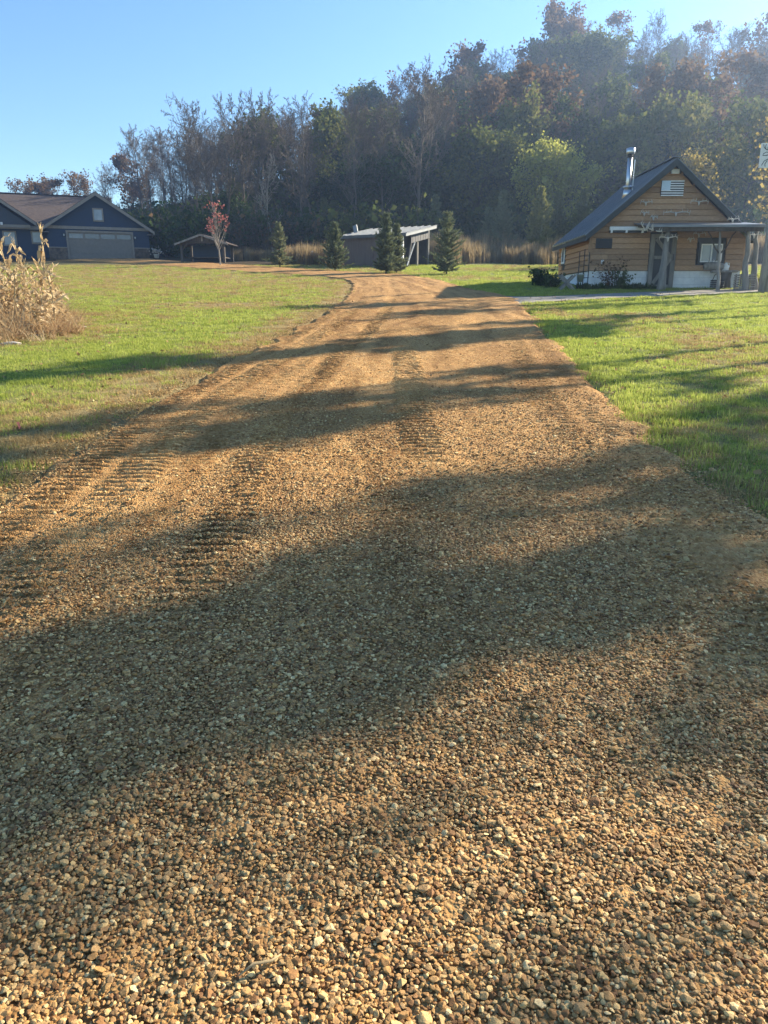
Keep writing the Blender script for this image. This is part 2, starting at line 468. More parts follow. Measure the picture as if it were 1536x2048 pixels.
# --- side path to the cabin
pp = np.array(PATH_POLY[:6]), np.array(PATH_POLY[6:][::-1])
pa, pb = resample(pp[0], [10] * 5), resample(pp[1], [10] * 5)
uu = np.linspace(0, 1, 8)
PXm = pa[:, None, :] * (1 - uu)[None, :, None] + pb[:, None, :] * uu[None, :, None]
PZ = G(PXm[..., 0], PXm[..., 1]) + .012
I = np.arange(len(pa) * 8).reshape(-1, 8)
pf = np.stack([I[:-1, :-1], I[:-1, 1:], I[1:, 1:], I[1:, :-1]], -1).reshape(-1, 4)
m_path = worn('grey_path_gravel', (.16, .15, .14), (.36, .33, .28), 40, rough=.95, bmp=.6, bdist=.02, spec=.1)
tag(obj('path', mesh_np('path', np.concatenate([PXm, PZ[..., None]], -1).reshape(-1, 3), pf, True), m_path), 'grey gravel path to the cabin', kind='structure')

# --- loose stones on the drive
def pebble(seed, n=20, flat=.50):
    r = np.random.default_rng(seed)
    p = r.normal(size=(n, 3)); p /= np.linalg.norm(p, axis=1)[:, None]
    p *= r.uniform(.8, 1.08, (n, 1)); p *= np.array([r.uniform(.85, 1.35), r.uniform(.7, 1.0), flat * r.uniform(.75, 1.15)])
    bm = bmesh.new()
    for q in p: bm.verts.new(q)
    res = bmesh.ops.convex_hull(bm, input=bm.verts)
    for v in [v for v in bm.verts if not v.link_faces]: bm.verts.remove(v)
    bmesh.ops.bevel(bm, geom=list(bm.edges), offset=.07, segments=1, affect='EDGES', profile=.6, clamp_overlap=True)
    me = bpy.data.meshes.new('pebble'); bm.to_mesh(me); bm.free()
    me.materials.append(m_stone); return me
m_stone, nt, out = new_mat('crushed_stone')
oi = N(nt, 'ShaderNodeObjectInfo')
sc1 = ramp(nt, oi.outputs['Random'], [(0, (.14, .066, .026)), (.15, (.29, .150, .054)), (.30, (.43, .25, .094)), (.42, (.36, .235, .110)), (.54, (.49, .285, .098)), (.66, (.25, .145, .064)), (.78, (.47, .315, .140)), (.90, (.62, .43, .185)), (1, (.74, .57, .30))])
nn = noise(nt, 2.2, 4, .65)
sc2 = mixc(nt, 1.0, sc1, ramp(nt, nn, [(.3, (.68, .66, .62)), (.7, (1.12, 1.08, 1.0))]), 'MULTIPLY')
principled(nt, out, sc2, .78, bump(nt, nn, .2, .1), spec=.35)
pebs = [pebble(i, 16 + 3 * (i % 4)) for i in range(14)]
def coverage(x, y):
    b = np.interp(y, [0, 2.8, 4.2, 5.5, 8, 11, 17, 30], [1, 1, .8, .42, .16, .05, .02, .01])
    nz = (fnoise(x * 1.4 + 2, y * .9 + 8) - .5) * 1.1
    right = box_mask(x, .85 + .1 * (y - 2), 9, .35) * box_mask(y, 2.0, 4.6, .5)
    left = box_mask(-x, 1.05, 9, .3) * box_mask(y, 2.1, 4.6, .5)
    dl = x - edge_x(ROAD_L, y)
    tread = box_mask(dl, .2, 1.4, .3) * box_mask(y, 4, 14, 1)
    return np.clip(b + nz * np.clip((y - .9) / 1.6, 0, 1) - .25 * np.clip(fnoise(x * 2.3 + 40, y * 2.3) - .55, 0, 1) * 3 - .62 * right - .45 * left - .5 * tread, .015, 1)
GP, GS, GR = [], [], []
grng = np.random.default_rng(11)
def ring(y0, y1, sp, rad, jit=.42, topf=0.0, covpow=1.0):
    ys = np.arange(y0, y1, sp * .87)
    for j, y in enumerate(ys):
        hw = min(.62 * y + .5, 4)
        x = np.arange(-hw, hw, sp) + (sp / 2 if j % 2 else 0)
        yy = np.full_like(x, y)
        x = x + grng.uniform(-jit, jit, len(x)) * sp; yy = yy + grng.uniform(-jit, jit, len(x)) * sp
        k = (road_inside(x, yy) > .02 + .08 * grng.random(len(x))) & (grng.random(len(x)) < coverage(x, yy) ** covpow)
        x, yy = x[k], yy[k]
        r = rad * np.exp(grng.normal(0, .30, len(x)))
        r = np.clip(r, rad * .5, rad * 2.2)
        u = (x - edge_x(ROAD_L, yy)) / (edge_x(ROAD_R, yy) - edge_x(ROAD_L, yy))
        z = road_z(x, yy) + .035 * (1 - (2 * u - 1) ** 2) + r * .18 + topf * grng.random(len(x))
        GP.append(np.stack([x, yy, z], -1)); GS.append(r); GR.append(np.stack([grng.normal(0, .24, len(x)), grng.normal(0, .24, len(x)), grng.uniform(0, 6.28, len(x))], -1))
ring(.75, 4.2, .0108, .0064, topf=.004)
ring(.75, 4.2, .030, .0084, topf=.004)
ring(.75, 4.0, .16, .0108, topf=.006)
ring(4.2, 8.5, .0165, .0070, topf=.004)
ring(4.2, 9.5, .07, .0098, topf=.005)
ring(9.5, 18, .05, .0085, topf=.003)
# stray stones kicked into the grass
n = 8000
x = np.where(grng.random(n) < .6, -1, 1); y = 3.5 + 15 * grng.random(n) ** 1.5
dd = np.abs(grng.normal(0, .22, n)); x = np.where(x < 0, edge_x(ROAD_L, y) - dd, edge_x(ROAD_R, y) + dd)
r = .008 * np.exp(grng.normal(0, .35, n))
GP.append(np.stack([x, y, G(x, y) + r * .3 + .004], -1)); GS.append(r); GR.append(np.stack([grng.normal(0, .4, n), grng.normal(0, .4, n), grng.uniform(0, 6.28, n)], -1))
GPa, GSa, GRa = np.concatenate(GP), np.concatenate(GS), np.concatenate(GR)
scatter('loose_gravel', pebs, GPa, GSa, GRa, grng.integers(0, len(pebs), len(GPa)), label='loose brown and tan gravel stones on the driveway', cat='gravel')
print('pebbles', len(GPa))

# --- grass
def blades(seed, n, rad, h0, h1, w, lean=.5, curl=.5):
    r = np.random.default_rng(seed); V = []; F = []
    for i in range(n):
        a, rr = r.uniform(0, 6.283), rad * math.sqrt(r.random())
        bx, by = rr * math.cos(a), rr * math.sin(a)
        h = r.uniform(h0, h1); d = r.uniform(0, 6.283); ln = abs(r.normal(0, lean)) * h
        sx, sy = -math.sin(d) * w / 2, math.cos(d) * w / 2
        b = len(V)
        for t, ww in ((0, 1), (.55, .8), (1, .12)):
            o = ln * (t ** (1 + curl))
            px_, py_, pz = bx + math.cos(d) * o, by + math.sin(d) * o, h * t * (1 - .25 * t * min(1, ln / h))
            V += [(px_ - sx * ww, py_ - sy * ww, pz), (px_ + sx * ww, py_ + sy * ww, pz)]
        F += [(b, b + 1, b + 3, b + 2), (b + 2, b + 3, b + 5, b + 4)]
    return np.array(V), np.array(F)
m_grass = leaf_mat('grass_blade', [(.14, .185, .04), (.27, .325, .065), (.39, .43, .10), (.52, .50, .18)], .5)
m_straw = leaf_mat('straw_blade', [(.24, .17, .075), (.40, .29, .13), (.55, .43, .22)], .4)
gprot = []
for i in range(6):
    me = mesh_np('grass_tuft', *blades(i, 44, .13, .020, .050, .006)); me.materials.append(m_grass); gprot.append(me)
for i in range(4):
    me = mesh_np('straw_tuft', *blades(20 + i, 36, .13, .015, .06, .006, lean=1.2)); me.materials.append(m_straw); gprot.append(me)
def lawn_points(y0, y1, x0, x1, dens):
    n = int((y1 - y0) * (x1 - x0) * dens)
    x, y = grng.uniform(x0, x1, n), grng.uniform(y0, y1, n)
    px, py = pix(x, y, G(x, y))
    k = (px > -60) & (px < 1600) & (y > 1)
    return x[k], y[k]
LP = []
for y0, y1, x0, x1, dn, s in ((3.6, 8, -7, 8, 130, .95), (8, 14, -10, 10, 85, 1.0), (14, 22, -13.5, 13.5, 46, 1.15), (22, 34, -19, 19, 24, 1.4), (34, 52, -28, 26, 12, 1.6)):
    x, y = lawn_points(y0, y1, x0, x1, dn)
    LP.append(np.stack([x, y, np.full_like(x, s)], -1))
LP = np.concatenate(LP)
x, y, s = LP.T
edge = -road_inside(x, y)
thin = np.where(y < 31, edge, np.where(poly_inside(x, y, ROAD_POLY), -1, 1))
straycut = grng.random(len(x)) * .12 - .08 + (fnoise(x * 1.2, y * 1.8) - .55) * .42
k = (thin > straycut) & ~poly_inside(x, y, PATH_POLY) & ~((x > 7.6) & (x < 13.8) & (y > 29.3) & (y < 35.5))
k &= ~((x < -16) & (y > 60 + .36 * (x + 26)))
# sparse verge: thinned by wear
dm = dry_mask(x, y)
k &= grng.random(len(x)) < np.where(dm > .8, .62, 1.0)
x, y, s, dm, edge = x[k], y[k], s[k], dm[k], edge[k]
isdry = grng.random(len(x)) < dm * .92
idx = np.where(isdry, grng.integers(6, 10, len(x)), grng.integers(0, 6, len(x)))
hs = s * grng.uniform(.7, 1.25, len(x)) * np.where((edge < .35) & (x > 0), 1.35, 1) * (0.75 + .6 * fnoise(x * .9, y * .9)) * np.where(grng.random(len(x)) < .04, 1.7, 1)
scatter('lawn_grass', gprot, np.stack([x, y, G(x, y) - .006], -1), np.stack([s, s, hs], -1), np.stack([0 * x, 0 * x, grng.uniform(0, 6.28, len(x))], -1), idx, label='short mown lawn grass, green with straw patches', cat='grass')
print('tufts', len(x))

m_fallen = leaf_mat('fallen_leaves', [(.15, .085, .04), (.26, .16, .075), (.34, .24, .12), (.22, .11, .05)], .3)
fl_ = []
for i in range(4):
    rr = np.random.default_rng(970 + i); V = []
    n_ = 7
    ang = np.linspace(0, 2 * np.pi, n_, endpoint=False); rad = .021 * rr.uniform(.6, 1.15, n_)
    V = np.stack([rad * np.cos(ang) * 1.3, rad * np.sin(ang), rr.normal(0, .007, n_)], -1)
    me = mesh_np('fallen_leaf_kind', V, np.arange(n_)[None, :]); me.materials.append(m_fallen); fl_.append(me)
n = 1700
x = grng.uniform(-12, 13, n); y = grng.uniform(4, 27, n); kk = (road_inside(x, y) < (-.02)) | (grng.random(n) < .10)
x, y = x[kk], y[kk]; zz = G(x, y) + np.where(road_inside(x, y) > 0, .075, .045)
scatter('fallen_leaves', fl_, np.stack([x, y, zz], -1), grng.uniform(.7, 1.3, len(x)), np.stack([grng.normal(0, .4, len(x)), grng.normal(0, .4, len(x)), grng.uniform(0, 6.28, len(x))], -1), grng.integers(0, 4, len(x)), label='dry brown leaves strewn over lawn and drive', cat='leaves')
# (offset across the sun's direction, distance along it, scale, kind): each tree's shadow is a band over the drive
SHADE = [(-.1, 21, .74, 4), (2.7, 24, 1.0, 8), (2.5, 20, .80, 2), (6.0, 25, 1.05, 2), (7.9, 27, 1.0, 5), (10.0, 30, 1.15, 3), (12.4, 29, .80, 4), (14.3, 31, .8, 6), (17.0, 33, .8, 6), (4.6, 31, 1.15, 6)]
# ------------------------------------------------------------------ trees
m_bark = worn('grey_bark', (.075, .062, .052), (.17, .15, .13), 5, (6, 6, 1), .95, .5, .02, spec=.1)
m_barkd = worn('dark_bark', (.035, .028, .024), (.085, .07, .06), 5, (6, 6, 1), .95, .5, .02, spec=.1)
m_barkl = worn('pale_bark', (.20, .18, .15), (.36, .33, .29), 5, (6, 6, 1), .95, .4, .02, spec=.1)

def seg_mesh(name, segs, nthick=7, thr=.05, nthin=3):
    """segs: array rows (p0 xyz, p1 xyz, r0, r1) -> frusta joined into one mesh"""
    S = np.array(segs, float); Vs, Fs, off = [], [], 0
    for sel, n in ((S[:, 6] >= thr, nthick), (S[:, 6] < thr, nthin)):
        Q = S[sel]
        if not len(Q): continue
        d = Q[:, 3:6] - Q[:, :3]; d /= np.linalg.norm(d, axis=1)[:, None] + 1e-9
        ref = np.where(np.abs(d[:, 2:3]) > .9, np.array([[1., 0, 0]]), np.array([[0, 0, 1.]]))
        a = np.cross(d, ref); a /= np.linalg.norm(a, axis=1)[:, None]; b = np.cross(d, a)
        t = np.arange(n) * 2 * np.pi / n
        ring = a[:, None, :] * np.cos(t)[None, :, None] + b[:, None, :] * np.sin(t)[None, :, None]
        V = np.concatenate([Q[:, None, :3] + ring * Q[:, 6, None, None], Q[:, None, 3:6] + ring * Q[:, 7, None, None]], 1)
        m = len(Q); base = (np.arange(m) * 2 * n)[:, None]; k = np.arange(n)[None, :]; k2 = (k + 1) % n
        F = np.stack([base + k, base + k2, base + n + k2, base + n + k], -1).reshape(-1, 4) + off
        Vs.append(V.reshape(-1, 3)); Fs.append(F); off += m * 2 * n
    return mesh_np(name, np.concatenate(Vs), Fs, True)
def leaf_mesh(name, P, size, r, elong=1.5, updir=0.0):
    """one folded diamond-shaped leaf per point"""
    n = len(P)
    d = r.normal(size=(n, 3)); d[:, 2] -= updir; d /= np.linalg.norm(d, axis=1)[:, None]
    q = r.normal(size=(n, 3)); a = np.cross(d, q); a /= np.linalg.norm(a, axis=1)[:, None]
    s = size * np.exp(r.normal(0, .3, n))[:, None]
    V = np.stack([P - d * s * elong * .5, P + a * s * .5, P + d * s * elong * .5, P - a * s * .5], 1)
    F = np.arange(n * 4).reshape(n, 4)
    return mesh_np(name, V.reshape(-1, 3), F)

class Tree:
    def __init__(s, seed): s.r = np.random.default_rng(seed); s.seg = []; s.tips = []
    def grow(s, p, d, ln, r0, lev, P):
        r = s.r; n = P['steps'][lev]; st = ln / n
        pts = [(p, r0)]; d = d / np.linalg.norm(d)
        for i in range(n):
            d = d + r.normal(0, P['wander'][lev], 3); d[2] += P['up'][lev]; d /= np.linalg.norm(d)
            q = p + d * st; rr = max(r0 * (1 - (i + 1) / n * P['taper'][lev]), P['rmin'])
            s.seg.append((*p, *q, pts[-1][1], rr)); p = q; pts.append((p, rr))
            if lev + 1 < len(P['steps']):
                f = (i + 1) / n
                if f >= P['start'][lev]:
                    cnt = P['kids'][lev]; cnt = int(cnt) + (r.random() < cnt - int(cnt))
                    for _ in range(cnt):
                        az = r.uniform(0, 6.283); ang = R(r.normal(P['ang'][lev], 9))
                        ref = np.array([1., 0, 0]) if abs(d[2]) > .7 else np.array([0, 0, 1.])
                        a = np.cross(d, ref); a /= np.linalg.norm(a); b = np.cross(d, a)
                        nd = d * math.cos(ang) + (a * math.cos(az) + b * math.sin(az)) * math.sin(ang)
                        prof = P['prof'](f) if lev == 0 else (1 - .55 * f)
                        s.grow(p.copy(), nd, ln * P['ratio'][lev] * prof * r.uniform(.7, 1.2), max(rr * P['rr'][lev], P['rmin']), lev + 1, P)
            if lev >= P['leaflev']: s.tips.append(p)
        return p
def forest_params(h, spread=1.0, start=.35, kids=(2.4, 2.0, 1.6), rmin=.013, up=.06, ang=42):
    return dict(steps=[11, 6, 4, 3], wander=[.05, .13, .2, .28], up=[.05, up, up * .8, .02], taper=[.9, .85, .8, .6], rmin=rmin,
                start=[start, .25, .2, .1], kids=kids, ang=[ang, 40, 38], ratio=[.36 * spread, .42, .45], rr=[.5, .5, .55],
                prof=lambda f: math.sin(min(1, (1.12 - f) / (1.12 - start)) * 2.2) * .95 + .12, leaflev=2)
def make_tree(seed, h, tr, P, leaves=0, lsize=.2, lmat=None, bmat=None, spreadj=.25, thin=1.0, lower=0):
    """meshes (trunk and limbs, crown twigs or leaves) for a tree of height h"""
    T = Tree(seed); T.grow(np.zeros(3) - np.array([0, 0, .3]), np.array([T.r.normal(0, .04), T.r.normal(0, .04), 1.]), h, tr, 0, P)
    S = np.array(T.seg); kz = h / S[:, 5].max(); S *= kz; T.tips = list(np.array(T.tips) * kz)
    thick = S[:, 6] > tr * .16
    tm = seg_mesh('trunk', S[thick]); tm.materials.append(bmat or m_bark)
    parts = [('trunk', tm)]
    if (~thick).any():
        bm_ = seg_mesh('twigs', S[~thick]); bm_.materials.append(bmat or m_bark); parts.append(('twigs', bm_))
    if leaves:
        tips = np.array(T.tips); r = T.r
        if lower: tips = tips[tips[:, 2] > lower * h]
        # leave whole clumps bare, so sky shows through
        cl = fnoise(tips[:, 0] * .6 + seed, tips[:, 2] * .6 + tips[:, 1] * .45, 2)
        tips = tips[cl > np.quantile(cl, 1 - thin)]
        P_ = tips[r.integers(0, len(tips), leaves)] + r.normal(0, spreadj, (leaves, 3))
        lm = leaf_mesh('crown', P_, lsize, r, 1.4, .2); lm.materials.append(lmat); parts.append(('crown', lm))
    return parts
def plant(name, parts, loc, sc_=1.0, rz=0.0, lean=0.0, label=None, cat='tree', group=None, sz=None):
    o = empty(name, loc, rz)
    o.scale = (sc_, sc_, sz or sc_); o.rotation_euler = (lean, 0, rz)
    for nm, me in parts: obj(nm, me, None, o)
    tag(o, label, cat, group); return o

L_olive = leaf_mat('olive_leaves', [(.045, .065, .018), (.085, .108, .028), (.145, .155, .042), (.21, .185, .055)], .35)
L_dark = leaf_mat('dark_green_leaves', [(.022, .044, .016), (.040, .070, .024), (.07, .10, .034)], .3)
L_rust = leaf_mat('rust_leaves', [(.09, .058, .034), (.14, .085, .046), (.18, .12, .062), (.13, .10, .06)], .4)
L_gold = leaf_mat('gold_leaves', [(.20, .16, .04), (.30, .24, .06), (.36, .26, .09)], .45)
L_lime = leaf_mat('yellow_green_leaves', [(.15, .18, .035), (.28, .30, .06), (.42, .41, .10)], .5)
L_red = leaf_mat('red_maple_leaves', [(.20, .05, .045), (.34, .11, .095), (.46, .24, .21)], .3, objrand=False)

KINDS_T = {'bare': [], 'sparse': [], 'rust': [], 'olive': [], 'dark': []}
for i in range(5):
    KINDS_T['bare'].append(make_tree(100 + i, 14, .16, forest_params(14, .95, .34, (2.6, 2.2, 2.3), .015, .09, 38), 0))
for i in range(3):
    KINDS_T['sparse'].append(make_tree(120 + i, 14, .16, forest_params(14, 1.0, .36, (2.4, 2.0, 1.9), .015, .07, 40), 1300, .20, L_rust, m_bark, .3, .5))
for i in range(3):
    KINDS_T['rust'].append(make_tree(140 + i, 14, .18, forest_params(14, 1.15, .32, (2.3, 1.9, 1.5), .015, .05, 45), 4200, .24, L_rust, m_barkd, .38, .8))
for i in range(4):
    KINDS_T['olive'].append(make_tree(160 + i, 13, .18, forest_params(13, 1.25, .26, (2.3, 1.9, 1.5), .015, .04, 48), 6500, .23, L_olive, m_barkd, .42, .85))
for i in range(3):
    KINDS_T['dark'].append(make_tree(180 + i, 10, .15, forest_params(10, 1.45, .14, (2.4, 1.9, 1.5), .015, .02, 55), 6500, .21, L_dark, m_barkd, .42, .9))
KH = dict(bare=14., sparse=14., rust=14., olive=13., dark=10.)
frng = np.random.default_rng(21)
placed = []
def ok(x, y, dmin):
    return all((x - a) ** 2 + (y - b) ** 2 > dmin * dmin for a, b in placed)
# where in the wood each tree stands -> words that find it in the picture
def region(px):
    for lim, w in ((140, 'behind the left wing roof'), (270, 'behind the garage gable'), (380, 'above the garage roof corner'), (470, 'above the small pavilion'), (580, 'above the first spruce'),
                   (690, 'above the second spruce'), (780, 'above the shed roof'), (930, 'above the tallest spruces'), (1060, 'left of the yellow-green tree'), (1230, 'above the yellow-green tree'), (1400, 'above the cabin peak')):
        if px < lim: return w
    return 'above the cabin porch'
def tier(y): return 'low on the slope' if y < 84 else ('halfway up the slope' if y < 118 else 'on the skyline')
WORDS = dict(bare='bare grey-branched tree', sparse='bare tree with few brown leaves', rust='rust-brown leaved tree', olive='olive-green leafy tree', dark='dark green low-crowned tree')
rows = [(70, 3.4), (75, 3.7), (81, 3.9), (88, 4.2), (92, 4.4), (98, 4.4), (105, 4.6), (115, 4.8), (126, 5.0), (138, 5.2), (150, 5.2), (158, 5.4)]
ntree = 0
for ri, (yr, sp) in enumerate(rows):
    x = -.62 * yr - 6
    while x < .60 * yr + 8:
        xx, yy = x + frng.normal(0, .9), yr + frng.normal(0, 1.8)
        x += sp * frng.uniform(.75, 1.3)
        z = float(G(xx, yy)); px, py = pix(xx, yy, z + 8)
        if px < -90 or px > 1640: continue
        if xx < -12 and yy < 76 and px < 300: continue          # the house stands here
        if xx < -14 and yy < 80 and px < 330: continue
        if px < 265 and yy < 112: continue
        if xx > 5 and yy < 74: continue                          # open brushy bank behind the cabin
        crest = yr > 120
        u = frng.random()
        if px < 270: k = 'rust' if u < .2 else ('sparse' if u < .6 else 'bare')
        elif px < 650:
            k = ('bare' if u < .90 else 'sparse' if u < .95 else 'olive') if yr > 78 else ('bare' if u < .86 else 'dark')
        elif px < 930:
            k = ('bare' if u < .50 else 'sparse' if u < .64 else 'rust' if u < .74 else 'olive') if crest else ('dark' if u < .5 else 'olive' if u < .75 else 'bare')
        else:
            k = ('bare' if u < .50 else 'rust' if u < .58 else 'sparse' if u < .72 else 'olive') if crest else ('olive' if u < .42 else 'dark' if u < .72 else 'rust' if u < .8 else 'bare')
        hh = frng.uniform(12.5, 16.0) if k in ('bare', 'sparse', 'rust') else frng.uniform(10, 14)
        if k == 'dark': hh = frng.uniform(6.5, 11) if px > 650 else frng.uniform(4, 6)
        if px < 270: hh = frng.uniform(9.5, 11.5)
        if 270 < px < 420: hh *= .84
        elif 420 <= px < 800 and k != 'dark': hh = frng.uniform(12.8, 14.6) * np.interp(px, [420, 600, 800], [.92, .92, 1.0])
        s = hh / KH[k]
        lst = KINDS_T[k]
        plant('forest_tree', lst[frng.integers(len(lst))], (xx, yy, z), s * frng.uniform(.9, 1.15), frng.uniform(0, 6.28), frng.normal(0, .03),
              WORDS[k] + ' ' + tier(yr) + ' ' + region(px), 'tree', 'woodland trees on the hillside', s)
        placed.append((xx, yy)); ntree += 1
print('forest trees', ntree)

# brush that covers the wooded slope
def bush(seed, n, rad, h, size, mat, stems=14):
    r = np.random.default_rng(seed)
    segs = []; tips = []
    for i in range(stems):
        a = r.uniform(0, 6.283); p = np.array([math.cos(a), math.sin(a), 0]) * rad * .25 * r.random()
        d = np.array([math.cos(a) * .5, math.sin(a) * .5, 1.]) + r.normal(0, .15, 3)
        ln = h * r.uniform(.6, 1.05)
        for k in range(5):
            d = d + r.normal(0, .14, 3); d /= np.linalg.norm(d); q = p + d * ln / 5
            segs.append((*p, *q, .022 * (1 - k / 6), .022 * (1 - (k + 1) / 6)))
            for _ in range(2):
                e = q + (r.normal(0, 1, 3) + np.array([0, 0, .4])) * rad * .28
                segs.append((*q, *e, .008, .005)); tips.append(e); tips.append((q + e) / 2)
            p = q; tips.append(q)
    V = seg_mesh('stems', segs)
    tips = np.array(tips)
    P_ = tips[r.integers(0, len(tips), n)] + r.normal(0, rad * .12, (n, 3)); P_[:, 2] = np.abs(P_[:, 2])
    L = leaf_mesh('leaves', P_, size, r, 1.4, .2)
    # join stems and leaves into one mesh with two materials
    bm = bmesh.new(); bm.from_mesh(V); nf = len(bm.faces); bm.from_mesh(L)
    bm.faces.ensure_lookup_table()
    for i_, f in enumerate(bm.faces): f.material_index = 0 if i_ < nf else 1
    me = bpy.data.meshes.new('brush'); bm.to_mesh(me); bm.free()
    me.materials.append(m_bark); me.materials.append(mat)
    return me
brush = [bush(300 + i, 420, 1.3, 2.6, .20, m_, 12) for i, m_ in enumerate([L_dark, L_dark, L_olive, L_olive, L_olive])]
brush += [bush(310 + i, 90, 1.3, 3.0, .14, [L_dark, L_rust][i], 20) for i in range(2)]
n = 5200
bx = frng.uniform(-75, 95, n); by = 66 + 96 * frng.random(n) ** 1.35
px, py = pix(bx, by, G(bx, by) + 1)
k = (px > -60) & (px < 1620) & ~((px < 330) & (by < 80)) & ~((px < 265) & (by < 108))
k &= ~((bx > 3) & (by < 70))
bx, by = bx[k], by[k]
w = frng.random(len(bx))
bi = np.where(bx < -5, np.where(w < .45, frng.integers(0, 2, len(bx)), np.where(w < .7, 5, 6)), np.where(w < .5, frng.integers(0, 2, len(bx)), np.where(w < .85, frng.integers(2, 4, len(bx)), frng.integers(4, 7, len(bx)))))
bs = frng.uniform(.7, 1.7, len(bx))
scatter('undergrowth', brush, np.stack([bx, by, G(bx, by) - .1], -1), bs, np.stack([0 * bx, 0 * bx, frng.uniform(0, 6.28, len(bx))], -1), bi, label='dark brush covering the wooded slope', cat='undergrowth')

# tall dry grass along the foot of the hill
m_tall = leaf_mat('tall_dry_grass', [(.14, .10, .055), (.24, .18, .10), (.36, .275, .155), (.45, .36, .21)], .45)
tall = []
for i in range(5):
    me = mesh_np('tall_grass_tuft', *blades(400 + i, 70, .38, .7, 1.5, .03, lean=.22, curl=1.2)); me.materials.append(m_tall); tall.append(me)
n = 7600
tx = frng.uniform(-16, 46, n); ty = 53 + 19 * frng.random(n)
px, py = pix(tx, ty, G(tx, ty) + .5)
k = (px > 300) & (px < 1600) & ~((px < 560) & (ty < 60)) & (fnoise(tx * .3, ty * .3) > np.where(tx < 3, .5, .38))
k &= ~((px > 670) & (px < 880) & (ty < 56.5))
k &= ~((px > 860) & (ty < 54.5 + 1.5 * np.sin(tx)))
tx, ty = tx[k], ty[k]
ts = frng.uniform(.6, 1.25, len(tx)) * (.45 + 1.0 * fnoise(tx * .22 + 4, ty * .3)) * np.where(tx < 3, .8, 1.1)
scatter('tall_dry_grass', tall, np.stack([tx, ty, G(tx, ty) - .03], -1), ts, np.stack([0 * tx, 0 * tx, frng.uniform(0, 6.28, len(tx))], -1), frng.integers(0, 5, len(tx)), label='tall tan dry grass along the foot of the hill', cat='grass')

# --- single trees that stand out
def ground_at(px, py):
    x, y = gp(px, py); return (x, y, float(G(x, y)))
wil = make_tree(501, 9.0, .16, dict(forest_params(9, 1.35, .26, (2.8, 2.2, 1.8), .012, .03, 50)), 10500, .155, L_lime, m_bark, .36, .92)
b = at(1112, 440, 71); plant('willow_tree', wil, (b.x, 71, float(G(b.x, 71))), 1.0, .6, 0, 'round yellow-green tree catching the sun left of the cabin chimney', 'tree')
gold = make_tree(505, 8, .12, forest_params(8, .95, .2, (2.4, 1.9, 1.5), .012, .07, 36), 2600, .13, L_gold, m_bark, .42, .62)
b = at(1378, 330, 64); plant('golden_tree', gold, (b.x, 64, float(G(b.x, 64))), .95, 1.0, 0, 'slim golden-leaved tree rising behind the cabin roof peak', 'tree')
b = at(1575, 330, 58); plant('golden_tree', gold, (b.x, 58, float(G(b.x, 58))), 1.35, 2.4, 0, 'golden-leaved tree at the photo edge behind the deer sign', 'tree')
pale = make_tree(509, 9, .09, forest_params(9, .7, .22, (2.0, 1.6, 1.2), .014, .12, 30), 0, bmat=m_barkl)
b = at(545, 500, 66); plant('pale_sapling', pale, (b.x, 66, float(G(b.x, 66))), .9, .3, 0, 'slender pale bare tree behind the spruce by the pavilion', 'tree')
ridge = make_tree(513, 15, .2, forest_params(15, 1.25, .3, (2.6, 2.0, 1.6), .015, .05, 45), 7500, .26, L_rust, m_barkd, .42, .85)
b = at(1095, 150, 140); plant('ridge_tree', ridge, (b.x, 140, float(G(b.x, 140))), 1.2, .3, 0, 'big rust-brown tree, tallest on the ridge line', 'tree', None)

